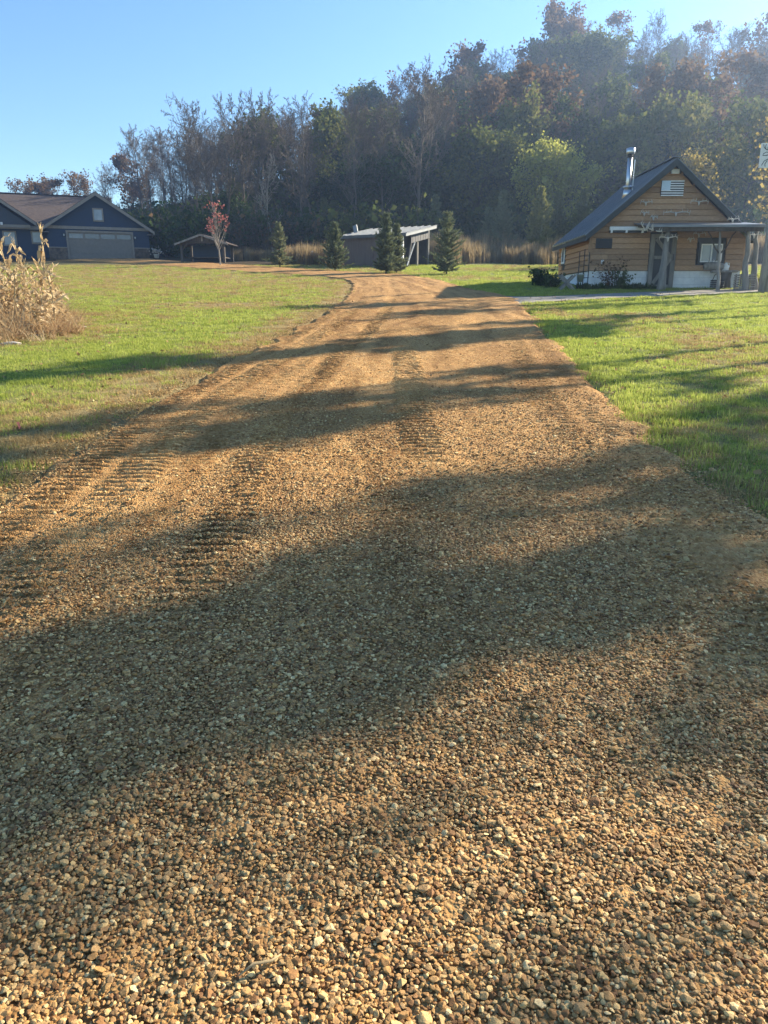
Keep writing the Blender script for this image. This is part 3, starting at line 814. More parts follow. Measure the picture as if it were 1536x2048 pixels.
def conifer(seed, h, rad, mat, bmat, dens=1.0, gap=.12, droop=-.05, tuft=.075, jag=.25):
    """trunk and needle-covered whorls; open, ragged outline"""
    r = np.random.default_rng(seed); segs = []; P0 = []; D = []
    tr = h * .016
    for k in range(8):
        segs.append((0, 0, h * k / 8 - .1, 0, 0, h * (k + 1) / 8 - .1, tr * (1 - k / 8.5), tr * (1 - (k + 1) / 8.5)))
    z = h * .07
    while z < h * .985:
        f = z / h; L = rad * (1 - f) ** .78 * r.uniform(1 - jag, 1 + jag * .6) + .05
        nb = int(5 + 5 * (1 - f))
        a0 = r.uniform(0, 6.28)
        for k in range(nb):
            a = a0 + 6.283 * k / nb + r.normal(0, .25); l = L * r.uniform(.65, 1.15)
            el = .25 + .65 * f + r.normal(0, .12) + droop
            d = np.array([math.cos(a) * math.cos(el), math.sin(a) * math.cos(el), math.sin(el)])
            p = np.array([0, 0, z]); n = max(3, int(l / .10))
            for i in range(n):
                dd = d + np.array([0, 0, .28 * (i / n) - .10]); dd /= np.linalg.norm(dd)
                q = p + dd * l / n
                segs.append((*p, *q, .012 * (1 - i / n) + .003, .012 * (1 - (i + 1) / n) + .003))
                m = int(7 * dens * (1.3 - .4 * i / n))
                sd = np.cross(dd, [0, 0, 1.]); sd /= np.linalg.norm(sd)
                for _ in range(m):
                    sl = r.uniform(-1, 1); t = r.random()
                    e = dd * .55 + sd * sl * .9 + np.array([0, 0, r.uniform(-.15, .45)]) + r.normal(0, .15, 3)
                    P0.append(p + (q - p) * t); D.append(e / np.linalg.norm(e) * tuft * r.uniform(.7, 1.6) * (1 + .5 * (1 - i / n)))
                p = q
        z += gap * (1.15 - .4 * f) * r.uniform(.7, 1.3)
    P0, D = np.array(P0), np.array(D)
    q = np.cross(D, r.normal(size=D.shape)); q /= np.linalg.norm(q, axis=1)[:, None]
    w = np.linalg.norm(D, axis=1)[:, None] * .16
    V = np.stack([P0 - q * w, P0 + q * w, P0 + D + q * w * .5, P0 + D - q * w * .5], 1)
    cm = mesh_np('crown', V.reshape(-1, 3), np.arange(len(V) * 4).reshape(-1, 4)); cm.materials.append(mat)
    tm = seg_mesh('trunk', segs, thr=.02); tm.materials.append(bmat)
    return [('trunk', tm), ('crown', cm)]
L_spruce = leaf_mat('spruce_needles', [(.07, .095, .055), (.12, .15, .085), (.19, .21, .115), (.26, .25, .13)], .25)
L_cedar = leaf_mat('cedar_needles', [(.13, .14, .038), (.22, .22, .062), (.34, .31, .10)], .35)
SPR = [(560, 535, 448, 'smallest-looking dark spruce right of the pavilion, first of the spruce row'), (670, 542, 447, 'young spruce in front of the left end of the open shed'),
       (772, 548, 430, 'young spruce standing before the middle of the open shed'), (893, 550, 425, 'young spruce right of the shed, widest of the row')]
for i, (px, pb, pt, lab) in enumerate(SPR):
    x, y, z = ground_at(px, pb); h = at(px, pt, y).z - z
    plant('spruce', conifer(600 + i, h, h * [.33, .38, .34, .40][i], L_spruce, m_barkd, [.9, 1.1, 1.2, .95][i], [.15, .12, .13, .15][i], [-.1, .0, -.05, -.12][i], .11, [.6, .5, .55, .65][i]), (x, y, z), 1, i * 1.3, 0, lab, 'spruce', 'young spruces along the drive')
x, y, z = ground_at(793, 547); plant('spruce', conifer(611, 2.45, .62, L_spruce, m_barkd, 1.4, .11, -.05, .10), (x, y + .3, z), 1, 0, 0, 'short slim spruce hard against the middle spruce by the shed post', 'spruce', 'young spruces along the drive')
for i, (px, pb, pt, dy, lab) in enumerate([(1078, 470, 378, 60, 'sunlit yellow-green cedar on the bank left of the cabin'), (1113, 470, 388, 64, 'dull green cedar just behind the sunlit yellow one'),
                                           (1003, 478, 385, 63, 'dark small cedar on the grassy bank right of the shed'), (1165, 450, 380, 62, 'ragged cedar beside the cabin roof eave'),
                                           (975, 500, 420, 66, 'grey-green cedar above the tall grass right of the last spruce'), (870, 480, 395, 70, 'dark cedar in the wood edge above the shed roof'), (650, 480, 400, 72, 'dark cedar in the wood edge left of the shed roof')]):
    b = at(px, pb, dy); z = float(G(b.x, dy)); h = max(2.5, at(px, pt, dy).z - z)
    plant('cedar', conifer(620 + i, h, h * .34, L_cedar if i in (0,) else (L_olive if i in (1, 3) else L_spruce), m_bark, 1.0, .2, .15, .17, .4), (b.x, dy, z), 1, i, 0, lab, 'cedar')

# young red maple
mr = np.random.default_rng(700); segs = []; tips = []
tp = [np.array([-.02 * k + mr.normal(0, .012), mr.normal(0, .012), -.1 + k * .42]) for k in range(10)]
for k in range(9): segs.append((*tp[k], *tp[k + 1], .062 * (1 - k / 9.6), .062 * (1 - (k + 1) / 9.6)))
for i in range(34):
    f = mr.uniform(.26, .93); k = int(f * 9); p = tp[k] + (tp[k + 1] - tp[k]) * (f * 9 - k)
    a_ = mr.uniform(0, 6.283); L = (1.75 * (1 - f) + .5) * mr.uniform(.7, 1.1); d = np.array([math.cos(a_) * .52, math.sin(a_) * .52, .85])
    r0 = .020 * (1.15 - f)
    for j in range(6):
        d = d + np.array([0, 0, .10]) + mr.normal(0, .06, 3); d /= np.linalg.norm(d); q = p + d * L / 6
        segs.append((*p, *q, r0 * (1 - j / 6.5) + .004, r0 * (1 - (j + 1) / 6.5) + .004)); p = q
        if j > 1:
            e = q + (d * .6 + mr.normal(0, .45, 3)) * .22; segs.append((*q, *e, .006, .004))
            if j > 3: tips.append(e)
    tips.append(p)
    if mr.random() < .62: tips += [p] * 3
tm = seg_mesh('trunk', segs, thr=.015); tm.materials.append(m_barkl)
tips = np.array(tips); cl = fnoise(tips[:, 0] * 1.6 + 3, tips[:, 2] * 1.3 + tips[:, 1]); tips = tips[(cl > .47) | (tips[:, 2] > 3.5)]
P_ = tips[mr.integers(0, len(tips), 340)] + mr.normal(0, .07, (340, 3))
lm = leaf_mesh('crown', P_, .085, mr, 1.2, .4); lm.materials.append(L_red)
x, y, z = ground_at(441, 531)
mo = plant('red_maple', [('trunk', tm), ('crown', lm)], (x, y, z), 1.0, 0, 0, 'small red-leaved maple with bare pale branches by the pavilion', 'tree')
mo.scale = (1, 1, 1)

# tall trees on the right of the lawn whose shadows cross the drive
SH = [make_tree(800 + i, 12.5, .17, forest_params(12.5, sp_, .5, (3.0, 2.0, 1.4), .014, .09, 30), nl, .19, L_olive, m_bark, .15, th) for i, (nl, th, sp_) in enumerate([(900, .8, .2), (1500, .75, .20), (1300, .7, .20), (1700, .75, .25), (420, .5, .35), (220, .4, .3), (700, .8, .6), (800, .8, .6), (1500, .8, .42)])]
for i, (c_, a_, s, k) in enumerate(SHADE):
    x, y = -.545 * c_ + .839 * a_, .839 * c_ + .545 * a_
    plant('lawn_tree', SH[k], (x, y, float(G(x, y))), s, i * 1.9, 0, 'tall half-leaved tree beyond the photo edge, shading the drive', 'tree', 'trees beside the lawn that shade the drive')
# ------------------------------------------------------------------ cabin
m_plank = worn('cedar_siding', (.28, .165, .088), (.48, .305, .175), 7, (1.2, 8, 8), .75, .25, .01, rand=.28)
m_plank2 = worn('cedar_siding_side', (.34, .17, .07), (.52, .29, .13), 7, (8, 1.2, 8), .75, .25, .01, rand=.22)
m_metal_roof = worn('grey_metal_roof', (.13, .15, .18), (.19, .21, .24), 2, rough=.40, bmp=.05, metal=.35, spec=.5)
m_dark_trim = worn('charcoal_trim', (.035, .04, .043), (.06, .065, .068), 8, rough=.6, bmp=.1)
m_white_block = worn('white_painted_block', (.66, .69, .72), (.80, .82, .83), 5, rough=.85, bmp=.3, rand=.06)
m_mortar = worn('white_painted_mortar', (.42, .45, .48), (.55, .57, .58), 9, rough=.9, bmp=.2)
m_grey_wood = worn('weathered_wood', (.13, .125, .115), (.30, .285, .26), 9, (1, 1, .15), .9, .5, .01, rand=.2)
m_wood_dark = worn('dark_timber', (.05, .042, .036), (.11, .095, .08), 9, (1, 1, .2), .9, .5, .01, rand=.2)
m_white = worn('white_paint', (.62, .64, .65), (.78, .79, .79), 8, rough=.5, bmp=.05)
m_steel = worn('stainless_pipe', (.45, .47, .49), (.62, .64, .66), 3, (1, 1, .2), .28, .05, .005, metal=.85)
m_black = worn('black_iron', (.012, .012, .013), (.03, .03, .03), 10, rough=.55, bmp=.15)
m_screen = worn('insect_screen', (.035, .04, .045), (.055, .06, .065), 120, rough=.6, bmp=.3, bdist=.004)
m_antler = worn('antler_bone', (.42, .39, .34), (.60, .57, .51), 14, rough=.7, bmp=.2)
m_navy_dark = worn('dark_plaque', (.02, .022, .026), (.045, .048, .055), 10, rough=.5, bmp=.1)
def glass(name, c0, c1, scale=2.0):
    m, nt, out = new_mat(name)
    n = noise(nt, scale, 2, .5)
    principled(nt, out, ramp(nt, n, [(.35, c0), (.65, c1)]), .04, None, 0, .8); return m
m_glass = glass('window_glass', (.05, .065, .075), (.20, .24, .27), 3)
m_glass_b = glass('pale_glass', (.16, .20, .25), (.26, .30, .36), 1.2)  # pale bluish base colour paints in reflected sky and bright interior

CB = Vector((10.6, 29.5, float(g1(29.5))))          # middle of the front wall, at the ground
cabin = empty('cabin', CB)
tag(cabin, 'small cedar-sided cabin with steep grey metal roof and white foundation', 'cabin')
def CL(px, py, dy=0.0): return at(px, py, CB.y + dy) - CB
XL, XR, DEP = -2.85, 2.98, 5.0
SLP, ZR = .84, 4.46
FT = CL(1250, 541).z                                 # top of the foundation
def rake(x): return ZR - .16 - SLP * abs(x)         # underside of the gable
prand = random.Random(5)
# framed wall core behind the boards
MB().prism([(XL + .03, .06, FT - .02), (XR - .03, .06, FT - .02), (XR - .03, .06, rake(XR)), (0, .06, rake(0)), (XL + .03, .06, rake(XL))], (0, DEP - .12, 0)).build('wall', m_dark_trim, cabin)
# front boards
OPEN = [(CL(1296, 520).x, CL(1350, 520).x, -1, CL(1300, 468).z), (CL(1393, 505).x - .02, CL(1450, 505).x + .02, CL(1400, 529).z, CL(1400, 484).z)]
CH = .196
def plank_poly(xa, xb, z0, z1):
    pts = []
    lim = lambda z: (ZR - .17 - z) / SLP
    xa0, xb0 = max(xa, -lim(z0)), min(xb, lim(z0)); xa1, xb1 = max(xa, -lim(z1)), min(xb, lim(z1))
    if xb0 - xa0 < .04: return None
    if xb1 - xa1 < .02: m_ = (xa0 + xb0) / 2; return [(xa0, z0), (xb0, z0), (m_, min(z1, ZR - .17))]
    return [(xa0, z0), (xb0, z0), (xb1, z1), (xa1, z1)]
z = FT; row = 0
while z < ZR - .25:
    z1 = z + CH - .009
    spans = [(XL, XR)]
    for (oa, ob, za, zb) in OPEN:
        if zb > z + .02 and za < z1 - .02:
            ns = []
            for a, b in spans:
                if ob <= a or oa >= b: ns.append((a, b))
                else:
                    if oa - a > .05: ns.append((a, oa))
                    if b - ob > .05: ns.append((ob, b))
            spans = ns
    for a, b in spans:
        cuts = [a]
        if b - a > 2.2:
            cuts.append(a + (b - a) * prand.uniform(.25, .75))
        cuts.append(b)
        for ca, cb in zip(cuts[:-1], cuts[1:]):
            pp_ = plank_poly(ca + .003, cb - .003, z, z1)
            if not pp_: continue
            j = prand.uniform(0, .006)
            m = MB(); n = len(pp_)
            zm = lambda q: -.050 - j + .046 * (q - z) / CH
            m.add([(p[0], zm(p[1]), p[1]) for p in pp_] + [(p[0], .058, p[1]) for p in pp_],
                  [tuple(range(n)), tuple(range(2 * n - 1, n - 1, -1))] + [(i, n + i, n + (i + 1) % n, (i + 1) % n) for i in range(n)])
            m.build('plank', m_plank, cabin)
    z += CH; row += 1
# side boards (left wall)
z = FT
while z < rake(XL) - .03:
    z1 = min(z + CH - .014, rake(XL) - .02)
    wz0, wz1 = CL(1115, 547, 4.3).z, CL(1115, 500, 4.3).z
    sp = [(.03, DEP)]
    if z1 > FT + .35 and z < FT + 1.35: sp = [(.03, 3.75), (4.45, DEP)]
    for a, b in sp:
        MB().add([(XL - .05, a, z), (XL - .05, b, z), (XL - .006, b, z1), (XL - .006, a, z1), (XL + .028, a, z), (XL + .028, b, z), (XL + .028, b, z1), (XL + .028, a, z1)],
                 [(0, 3, 2, 1), (4, 5, 6, 7), (0, 1, 5, 4), (1, 2, 6, 5), (2, 3, 7, 6), (3, 0, 4, 7)]).build('plank', m_plank2, cabin)
    z += CH
MB().box(XL - .05, XL + .05, -.055, .045, FT, rake(XL) - .02).build('corner_board', m_plank, cabin, bevel=.005)
MB().box(XR - .05, XR + .05, -.055, .045, FT, rake(XR) - .02).build('corner_board', m_plank, cabin, bevel=.005)
w = MB().box(XL - .045, XL + .02, 3.75, 4.45, FT + .38, FT + 1.34).build('window', m_dark_trim, cabin)
MB().box(XL - .06, XL - .046, 3.82, 4.38, FT + .45, FT + 1.28).build('frame', m_white, w)
MB().box(XL - .066, XL - .061, 3.95, 4.26, FT + .52, FT + 1.20).build('pane', m_glass, w)
# foundation: block courses
MB().box(XL + .09, XR - .09, .06, DEP - .08, -.9, FT - .02).build('foundation', m_mortar, cabin)
nrow = 4; bh = (FT + .35) / nrow
dlx, drx = OPEN[0][0], OPEN[0][1]
for i in range(nrow):
    z0 = -.36 + i * bh + .004; z1 = z0 + bh - .008
    x = XL + .05 - (.2 if i % 2 else 0)
    while x < XR - .06:
        a, b = max(x, XL + .05), min(x + .396, XR - .05)
        x += .402
        if b - a < .06 or (a < drx and b > dlx and z1 > -.05):
            if a < dlx - .06 and b > dlx: b = dlx
            elif a < drx and b > drx + .06: a = drx
            else: continue
        MB().box(a, b, .035, .058, z0, z1).build('block', m_white_block, cabin)
    y = .06 + (.2 if i % 2 else 0)
    while y < DEP - .3:
        MB().box(XL + .066, XL + .088, y, y + .396, z0, z1).build('block', m_white_block, cabin); y += .402
# roof: two metal slopes with standing ribs, dark barge boards
OV = .30
for sgn, xe in ((-1, XL - .26), (1, XR + .22)):
    ze = ZR - SLP * abs(xe)
    nrm = Vector((SLP * sgn, 0, 1)).normalized() * .05
    sl = MB().prism([(0, -OV, ZR), (xe, -OV, ze), (xe, DEP + .3, ze), (0, DEP + .3, ZR)], nrm).build('roof_slope', m_metal_roof, cabin)
    ribs = np.arange(-OV + .15, DEP + .3, .42)
    for ry in ribs:
        MB().beam(Vector((0, ry, ZR)) + nrm * 1.15, Vector((xe, ry, ze)) + nrm * 1.15, .05, .05).build('rib', m_metal_roof, sl)
    MB().prism([(0, -OV - .025, ZR + .02), (xe, -OV - .025, ze + .02), (xe, -OV - .025, ze - .20), (0, -OV - .025, ZR - .24)], (0, .022, 0)).build('barge_board', m_dark_trim, cabin)
    MB().prism([(0, -OV, ZR - .055), (xe, -OV, ze - .055), (xe, -.02, ze - .055), (0, -.02, ZR - .055)], (0, 0, .05)).build('soffit', m_dark_trim, cabin)
    MB().box(min(xe, xe - sgn * .02), max(xe, xe - sgn * .02), -OV, DEP + .3, ze - .17, ze - .012).build('fascia', m_dark_trim, cabin)
MB().beam((0, -OV - .01, ZR + .075), (0, DEP + .3, ZR + .075), .26, .03).build('ridge_cap', m_metal_roof, cabin)
# chimney pipe
cx, cy = at(1254, 395, 30.6).x - CB.x, 1.1
rz0 = ZR - SLP * abs(cx)
pts = [(cx, cy, rz0 - .2), (cx, cy, at(1254, 314, 30.6).z - CB.z)]
ch = MB().tube(pts, .09, 14).build('chimney_pipe', m_steel, cabin, smooth=True)
zt = pts[1][2]
MB().tube([(cx, cy, rz0 + .30), (cx, cy, rz0 + .34), (cx, cy, rz0 + .37)], [.19, .19, .12], 14).build('storm_collar', m_steel, ch, smooth=True)
MB().tube([(cx, cy, rz0 - .1), (cx, cy, rz0 + .3)], [.21, .13], 14).build('flashing', m_steel, ch, smooth=True)
MB().tube([(cx, cy, zt - .02), (cx, cy, zt + .12)], .10, 12).build('cap_throat', m_black, ch, smooth=True)
MB().tube([(cx, cy, zt + .10), (cx, cy, zt + .16), (cx, cy, zt + .30), (cx, cy, zt + .33)], [.15, .165, .165, .05], 14).build('cap', m_steel, ch, smooth=True)
MB().tube([(cx + .17, cy - .05, rz0 + .1), (cx + .17, cy - .05, zt - .1)], .012, 6).build('brace_rod', m_steel, ch)
# gable lamp
q = CL(1351, 343, -.1)
vl = MB().box(q.x - .15, q.x + .15, -.12, -.02, q.z - .07, q.z + .09).build('gable_vent', m_white, cabin, bevel=.01)
# small dark plaque, wall outlet, awning rail
a, b = CL(1190, 497), CL(1224, 477)
pl = MB().box(a.x, b.x, -.075, -.04, a.z, b.z).build('wall_vent', m_navy_dark, cabin, bevel=.008)
for i in range(5):
    zz = a.z + (b.z - a.z) * (i + .5) / 5
    MB().box(a.x + .04, b.x - .04, -.09, -.076, zz - .02, zz + .012).build('slat', m_navy_dark, pl)
q = CL(1204, 524); MB().box(q.x - .05, q.x + .05, -.075, -.035, q.z - .07, q.z + .07).build('outlet_box', m_white, cabin, bevel=.008)
a, b = CL(1217, 463), CL(1292, 455)
ar = MB().box(a.x, b.x, -.17, -.05, a.z + .03, b.z + .02).build('awning_rail', m_white, cabin, bevel=.01)
MB().box(a.x + .01, b.x, -.16, -.06, a.z - .05, a.z + .027).build('rolled_awning', m_dark_trim, ar)
for f in (.05, .45, .88):
    xx = a.x + (b.x - a.x) * f
    MB().box(xx - .035, xx + .035, -.185, -.055, a.z - .06, a.z + .10).build('bracket', m_white, ar)
# window
a, b = CL(1393, 529), CL(1450, 484)
wd = MB().box(a.x, b.x, -.05, .05, a.z, b.z).build('window', m_dark_trim, cabin)
a2, b2 = Vector((a.x + .09, 0, a.z + .08)), Vector((b.x - .09, 0, b.z - .07))
fr = MB()
fr.box(a2.x, b2.x, -.075, -.05, a2.z, a2.z + .05); fr.box(a2.x, b2.x, -.075, -.05, b2.z - .045, b2.z)
fr.box(a2.x, a2.x + .04, -.0755, -.05, a2.z + .05, b2.z - .045); fr.box(b2.x - .04, b2.x, -.0755, -.05, a2.z + .05, b2.z - .045)
xm = (a2.x + b2.x) / 2; fr.box(xm - .025, xm + .025, -.078, -.05, a2.z + .05, b2.z - .045)
fr.build('frame', m_white, wd)
for xa, xb in ((a2.x + .04, xm - .025), (xm + .025, b2.x - .04)):
    MB().box(xa, xb, -.062, -.052, a2.z + .05, b2.z - .045).build('pane', m_glass_b, wd)
MB().box(xm + .20, xm + .27, -.0655, -.0625, a2.z + .05, b2.z - .045).build('curtain', m_grey_wood, wd)
# screen door with weathered frame
dx0, dx1, dz1 = OPEN[0][0], OPEN[0][1], OPEN[0][3]
DX, DX1 = dx0 + .02, dx1 - .02
dr = MB().box(DX + .1, DX1 - .1, -.03, .03, -.02, dz1 - .1).build('door', m_screen, cabin)
MB().box(DX, DX + .17, -.085, -.032, -.05, dz1).build('jamb', m_grey_wood, dr, bevel=.01)
MB().box(DX1 - .17, DX1, -.085, -.032, -.05, dz1).build('jamb', m_grey_wood, dr, bevel=.01)
MB().box(DX + .172, DX1 - .172, -.08, -.032, dz1 - .15, dz1).build('head', m_grey_wood, dr, bevel=.01)
MB().box(DX + .172, DX1 - .172, -.08, -.032, 0, .12).build('bottom_rail', m_grey_wood, dr, bevel=.01)
zm = CL(1320, 515).z
MB().box(DX + .172, DX1 - .172, -.078, -.032, zm - .06, zm + .06).build('mid_rail', m_grey_wood, dr, bevel=.01)
MB().beam((DX + .2, -.095, dz1 - .18), (DX1 - .2, -.095, zm + .02), .03, .13, (0, 0, 1)).build('brace', m_grey_wood, dr)
MB().beam((DX + .2, -.095, .16), (DX1 - .2, -.095, zm - .05), .03, .13, (0, 0, 1)).build('brace', m_grey_wood, dr)
MB().tube([(DX1 - .1, -.09, zm - .1), (DX1 - .1, -.15, zm - .1), (DX1 - .1, -.15, zm + .1), (DX1 - .1, -.09, zm + .1)], .015, 6).build('handle', m_black, dr)
MB().box(DX - .15, DX1 + .15, -.5, .02, -.16, -.03).build('doorstep', m_grey_wood, cabin, bevel=.01)
# porch roof and its natural-log posts
pa, pb = CL(1293, 452, -1.5), CL(1527, 451, -1.5)
zf, zb = pa.z - .02, pa.z + .20
pr = MB().prism([(pa.x, -1.7, zf), (pb.x, -1.7, zf + .03), (pb.x, -.06, zb + .03), (pa.x, -.06, zb)], (0, 0, .035)).build('porch_roof', m_metal_roof, cabin)
MB().box(pa.x + .03, pb.x - .03, -1.66, -1.58, zf - .17, zf - .005).build('porch_beam', m_wood_dark, pr)
MB().box(pa.x, pb.x, -1.735, -1.702, zf - .035, zf + .045).build('gutter', m_metal_roof, pr)
for i in range(9):
    xx = pa.x + .15 + (pb.x - pa.x - .3) * i / 8
    MB().beam((xx, -1.57, zf - .05), (xx, -.07, zb - .06), .045, .09).build('rafter', m_wood_dark, pr)
def logpost(name, px0, py0, px1, py1, dy, r, seed, fork=False, mt=None):
    rr = np.random.default_rng(seed); b0 = CL(px0, py0, dy); t = CL(px1, py1, dy)
    b0.z = float(g1(CB.y + dy)) - CB.z - .05
    pts = [b0 + (t - b0) * f + Vector((rr.normal(0, .02), rr.normal(0, .02), 0)) * (0 < f < 1) for f in np.linspace(0, 1, 9)]
    o = MB().tube(pts, [r * (1.45 - .75 * f) for f in np.linspace(0, 1, 9) ** .6], 9).build(name, mt or m_grey_wood, cabin, smooth=True)
    if fork:
        p = pts[5]
        for sx in (-1, 1):
            MB().tube([p, p + Vector((sx * .22, 0, .25)), p + Vector((sx * .38, .02, .62)), Vector((p.x + sx * .5, p.y + .02, t.z - .02))], [r * .55, r * .45, r * .4, r * .3], 7).build('branch', m_wood_dark, o, smooth=True)
    return o
logpost('porch_post', 1321, 580, 1337, 462, -1.4, .12, 1)
logpost('porch_post', 1436, 575, 1440, 462, -1.4, .055, 2, True)
logpost('porch_post', 1490, 577, 1498, 462, -1.5, .10, 3)
logpost('porch_post', 1508, 577, 1514, 462, -1.2, .10, 4)
# antlers and skulls hung on the front
def antler_mount(px, py, w, dy=-.09, label='', seed=0, name='antler_mount', skull=True):
    p = at(px, py, CB.y + dy); o = empty(name, p); tag(o, label, 'antlers', 'antlers hung on the cabin')
    r = np.random.default_rng(seed)
    if skull:
        MB().tube([(0, 0, .05), (0, -.04, .02), (0, -.05, -.04), (0, -.045, -.09)], [.035, .042, .028, .015], 8).build('skull', m_antler, o, smooth=True)
    for s in (-1, 1):
        v = min(.6, .25 + w * .5); pts = [Vector((s * .02, -.02, .04)), Vector((s * w * .22, -.05, .11 * v)), Vector((s * w * .42, -.07, .10 * v + r.normal(0, .02))), Vector((s * w * .52, -.09, .02)), Vector((s * w * .5, -.09, -.10 * v))]
        an = MB().tube(pts, [.018, .017, .015, .011, .005], 6).build('antler', m_antler, o, smooth=True)
        for k in (1, 2, 3):
            q = pts[k]; MB().tube([q, q + Vector((s * r.uniform(-.04, .02), -.04, .10 * v)), q + Vector((s * r.uniform(-.07, .02), -.05, .19 * v))], [.011, .008, .003], 5).build('tine', m_antler, an, smooth=True)
    return o
antler_mount(1291, 407, .42, label='deer antlers on the gable left, below the flag corner', seed=1)
antler_mount(1397, 406, .62, label='wide deer antlers on the gable right of the flag', seed=2)
antler_mount(1288, 428, .30, label='small deer antlers low on the gable, above the awning rail', seed=3)
antler_mount(1351, 428, .95, label='widest skull mount with antlers centred above the porch roof', seed=4)
antler_mount(1306, 436, .26, label='tiny antlers between the small pair and the wide skull mount', seed=5)
antler_mount(1335, 478, .62, -1.55, label='white skull and antlers hung on the log post before the door', seed=6)
antler_mount(1397, 470, .45, label='dull antlers in the porch shade above the window', seed=7)
antler_mount(1380, 480, .24, label='small dark antlers left of the window under the porch', seed=8)
antler_mount(1507, 472, .45, -1.62, label='antlers nailed to the top of the corner log posts', seed=9)
antler_mount(1464, 441, .42, -1.0, label='antlers standing on the porch roof against the barge board', seed=10)
p = at(1302, 459, CB.y - 1.75); o = empty('antler_pile', p); tag(o, 'tangle of shed antlers fixed to the porch roof corner', 'antlers', 'antlers hung on the cabin')
r_ = np.random.default_rng(77)
for k in range(8):
    a0 = Vector((r_.uniform(-.3, .2), r_.uniform(-.05, .05), r_.uniform(-.06, .06))); d = Vector((r_.uniform(-.6, .6), -.1, r_.uniform(-.25, .5)))
    an = MB().tube([a0, a0 + d * .25, a0 + d * .4 + Vector((0, 0, .06)), a0 + d * .5 + Vector((0, 0, -.06))], [.018, .018, .014, .005], 5).build('antler', m_antler, o, smooth=True)
    for t in (.2, .35): MB().tube([a0 + d * t, a0 + d * t + Vector((.03, -.03, .14))], [.012, .004], 5).build('tine', m_antler, an)
# striped flag sign on the gable
m_flag_b = worn('flag_pale_blue', (.42, .55, .68), (.52, .64, .75), 12, rough=.4, bmp=.03)
a, b = CL(1319, 393), CL(1367, 362)
fl = empty('flag_sign', CB + Vector(((a.x + b.x) / 2, -.09, a.z))); tag(fl, 'black and white striped flag panel high on the cabin gable', 'flag')
W, H = b.x - a.x, b.z - a.z
MB().box(-W / 2, W / 2, -.02, .03, 0, H).build('panel', m_black, fl)
for i in range(7):
    z0 = H * (2 * i) / 13 + .004; left = -W / 2 + (.40 * W if i > 2.6 else .003)
    MB().box(left, W / 2 - .003, -.032, -.021, z0, z0 + H / 13 - .002).build('stripe', m_white, fl)
MB().box(-W / 2 + .003, -W / 2 + .395 * W, -.036, -.0215, H * 6 / 13 - .05, H - .004).build('canton', m_flag_b, fl)

# --- things by the cabin front
gz = lambda x, y: float(G(x, y))
yb = CB.y - .35
p = at(1449, 575, yb); st = empty('stump_bench', (p.x, yb, gz(p.x, yb))); tag(st, 'rough log slab bench on a stump under the cabin window', 'bench')
zt = at(1449, 541, yb).z - gz(p.x, yb)
MB().tube([(0, 0, -.05), (0, 0, zt * .5), (0, 0, zt - .07)], [.22, .18, .2], 10).build('stump', m_wood_dark, st, smooth=True)
MB().prism([(-.62, -.2, zt - .07), (.36, -.22, zt - .07), (.44, .15, zt - .07), (-.55, .17, zt - .07)], (0, 0, .07)).build('slab', m_grey_wood, st, bevel=.015)
p = at(1428, 533, yb); pt = empty('log_planter', (p.x, yb, gz(p.x, yb) + zt)); tag(pt, 'hollow log planter lying on the slab bench', 'planter')
MB().tube([(-.36, 0, .14), (-.1, 0, .16), (.12, 0, .15), (.34, 0, .14)], [.12, .15, .15, .11], 9).build('log', m_grey_wood, pt, smooth=True)
for k in range(7):
    xx = -.25 + .08 * k; MB().tube([(xx, 0, .26), (xx + r_.normal(0, .04), -.03, .36), (xx + r_.normal(0, .08), -.06, .42)], [.012, .01, .003], 5).build('dry_stem', m_antler if k % 2 else m_wood_dark, pt)
p = at(1450, 536, yb); jg = empty('white_jug', (p.x + .02, yb, gz(p.x, yb) + zt)); tag(jg, 'white plastic jug on the slab bench below the window', 'jug')
MB().tube([(0, 0, 0), (0, 0, .02), (0, 0, .17), (.01, 0, .24), (.02, 0, .28)], [.10, .115, .115, .05, .035], 12).build('body', m_white, jg, smooth=True)
MB().tube([(.03, -.02, .27), (.12, -.02, .25), (.13, -.02, .13), (.10, -.02, .1)], .014, 6).build('handle', m_white, jg, smooth=True)
p = at(1433, 577, yb - .35); bk = empty('basket', (p.x, yb - .35, gz(p.x, yb - .35))); tag(bk, 'black basket with arched handle on the ground below the bench', 'basket')
for k in range(5):
    MB().box(-.2, .2, -.15, .15, .02 + k * .065, .07 + k * .065).build('band', m_black, bk, bevel=.012)
MB().tube([(-.18, 0, .33), (-.12, 0, .5), (0, 0, .58), (.12, 0, .5), (.18, 0, .33)], .014, 6).build('handle', m_black, bk, smooth=True)
p = at(1488, 577, yb - .9); cr = empty('slatted_crate', (p.x, yb - .9, gz(p.x, yb - .9))); tag(cr, 'weathered slatted wooden crate at the foot of the corner posts', 'crate')
zc = at(1488, 548, yb - .9).z - gz(p.x, yb - .9)
for k in range(7):
    MB().box(-.3, .3, -.25, -.225, zc * k / 7 + .005, zc * (k + .78) / 7).build('slat', m_grey_wood, cr)
    MB().box(-.3, -.275, -.222, .25, zc * k / 7 + .005, zc * (k + .78) / 7).build('slat', m_grey_wood, cr)
    MB().box(.275, .3, -.222, .25, zc * k / 7 + .005, zc * (k + .78) / 7).build('slat', m_grey_wood, cr)
for sx in (-.25, .25):
    for sy in (-.2, .2): MB().box(sx - .02, sx + .02, sy - .02, sy + .02, 0, zc).build('corner_post', m_wood_dark, cr)
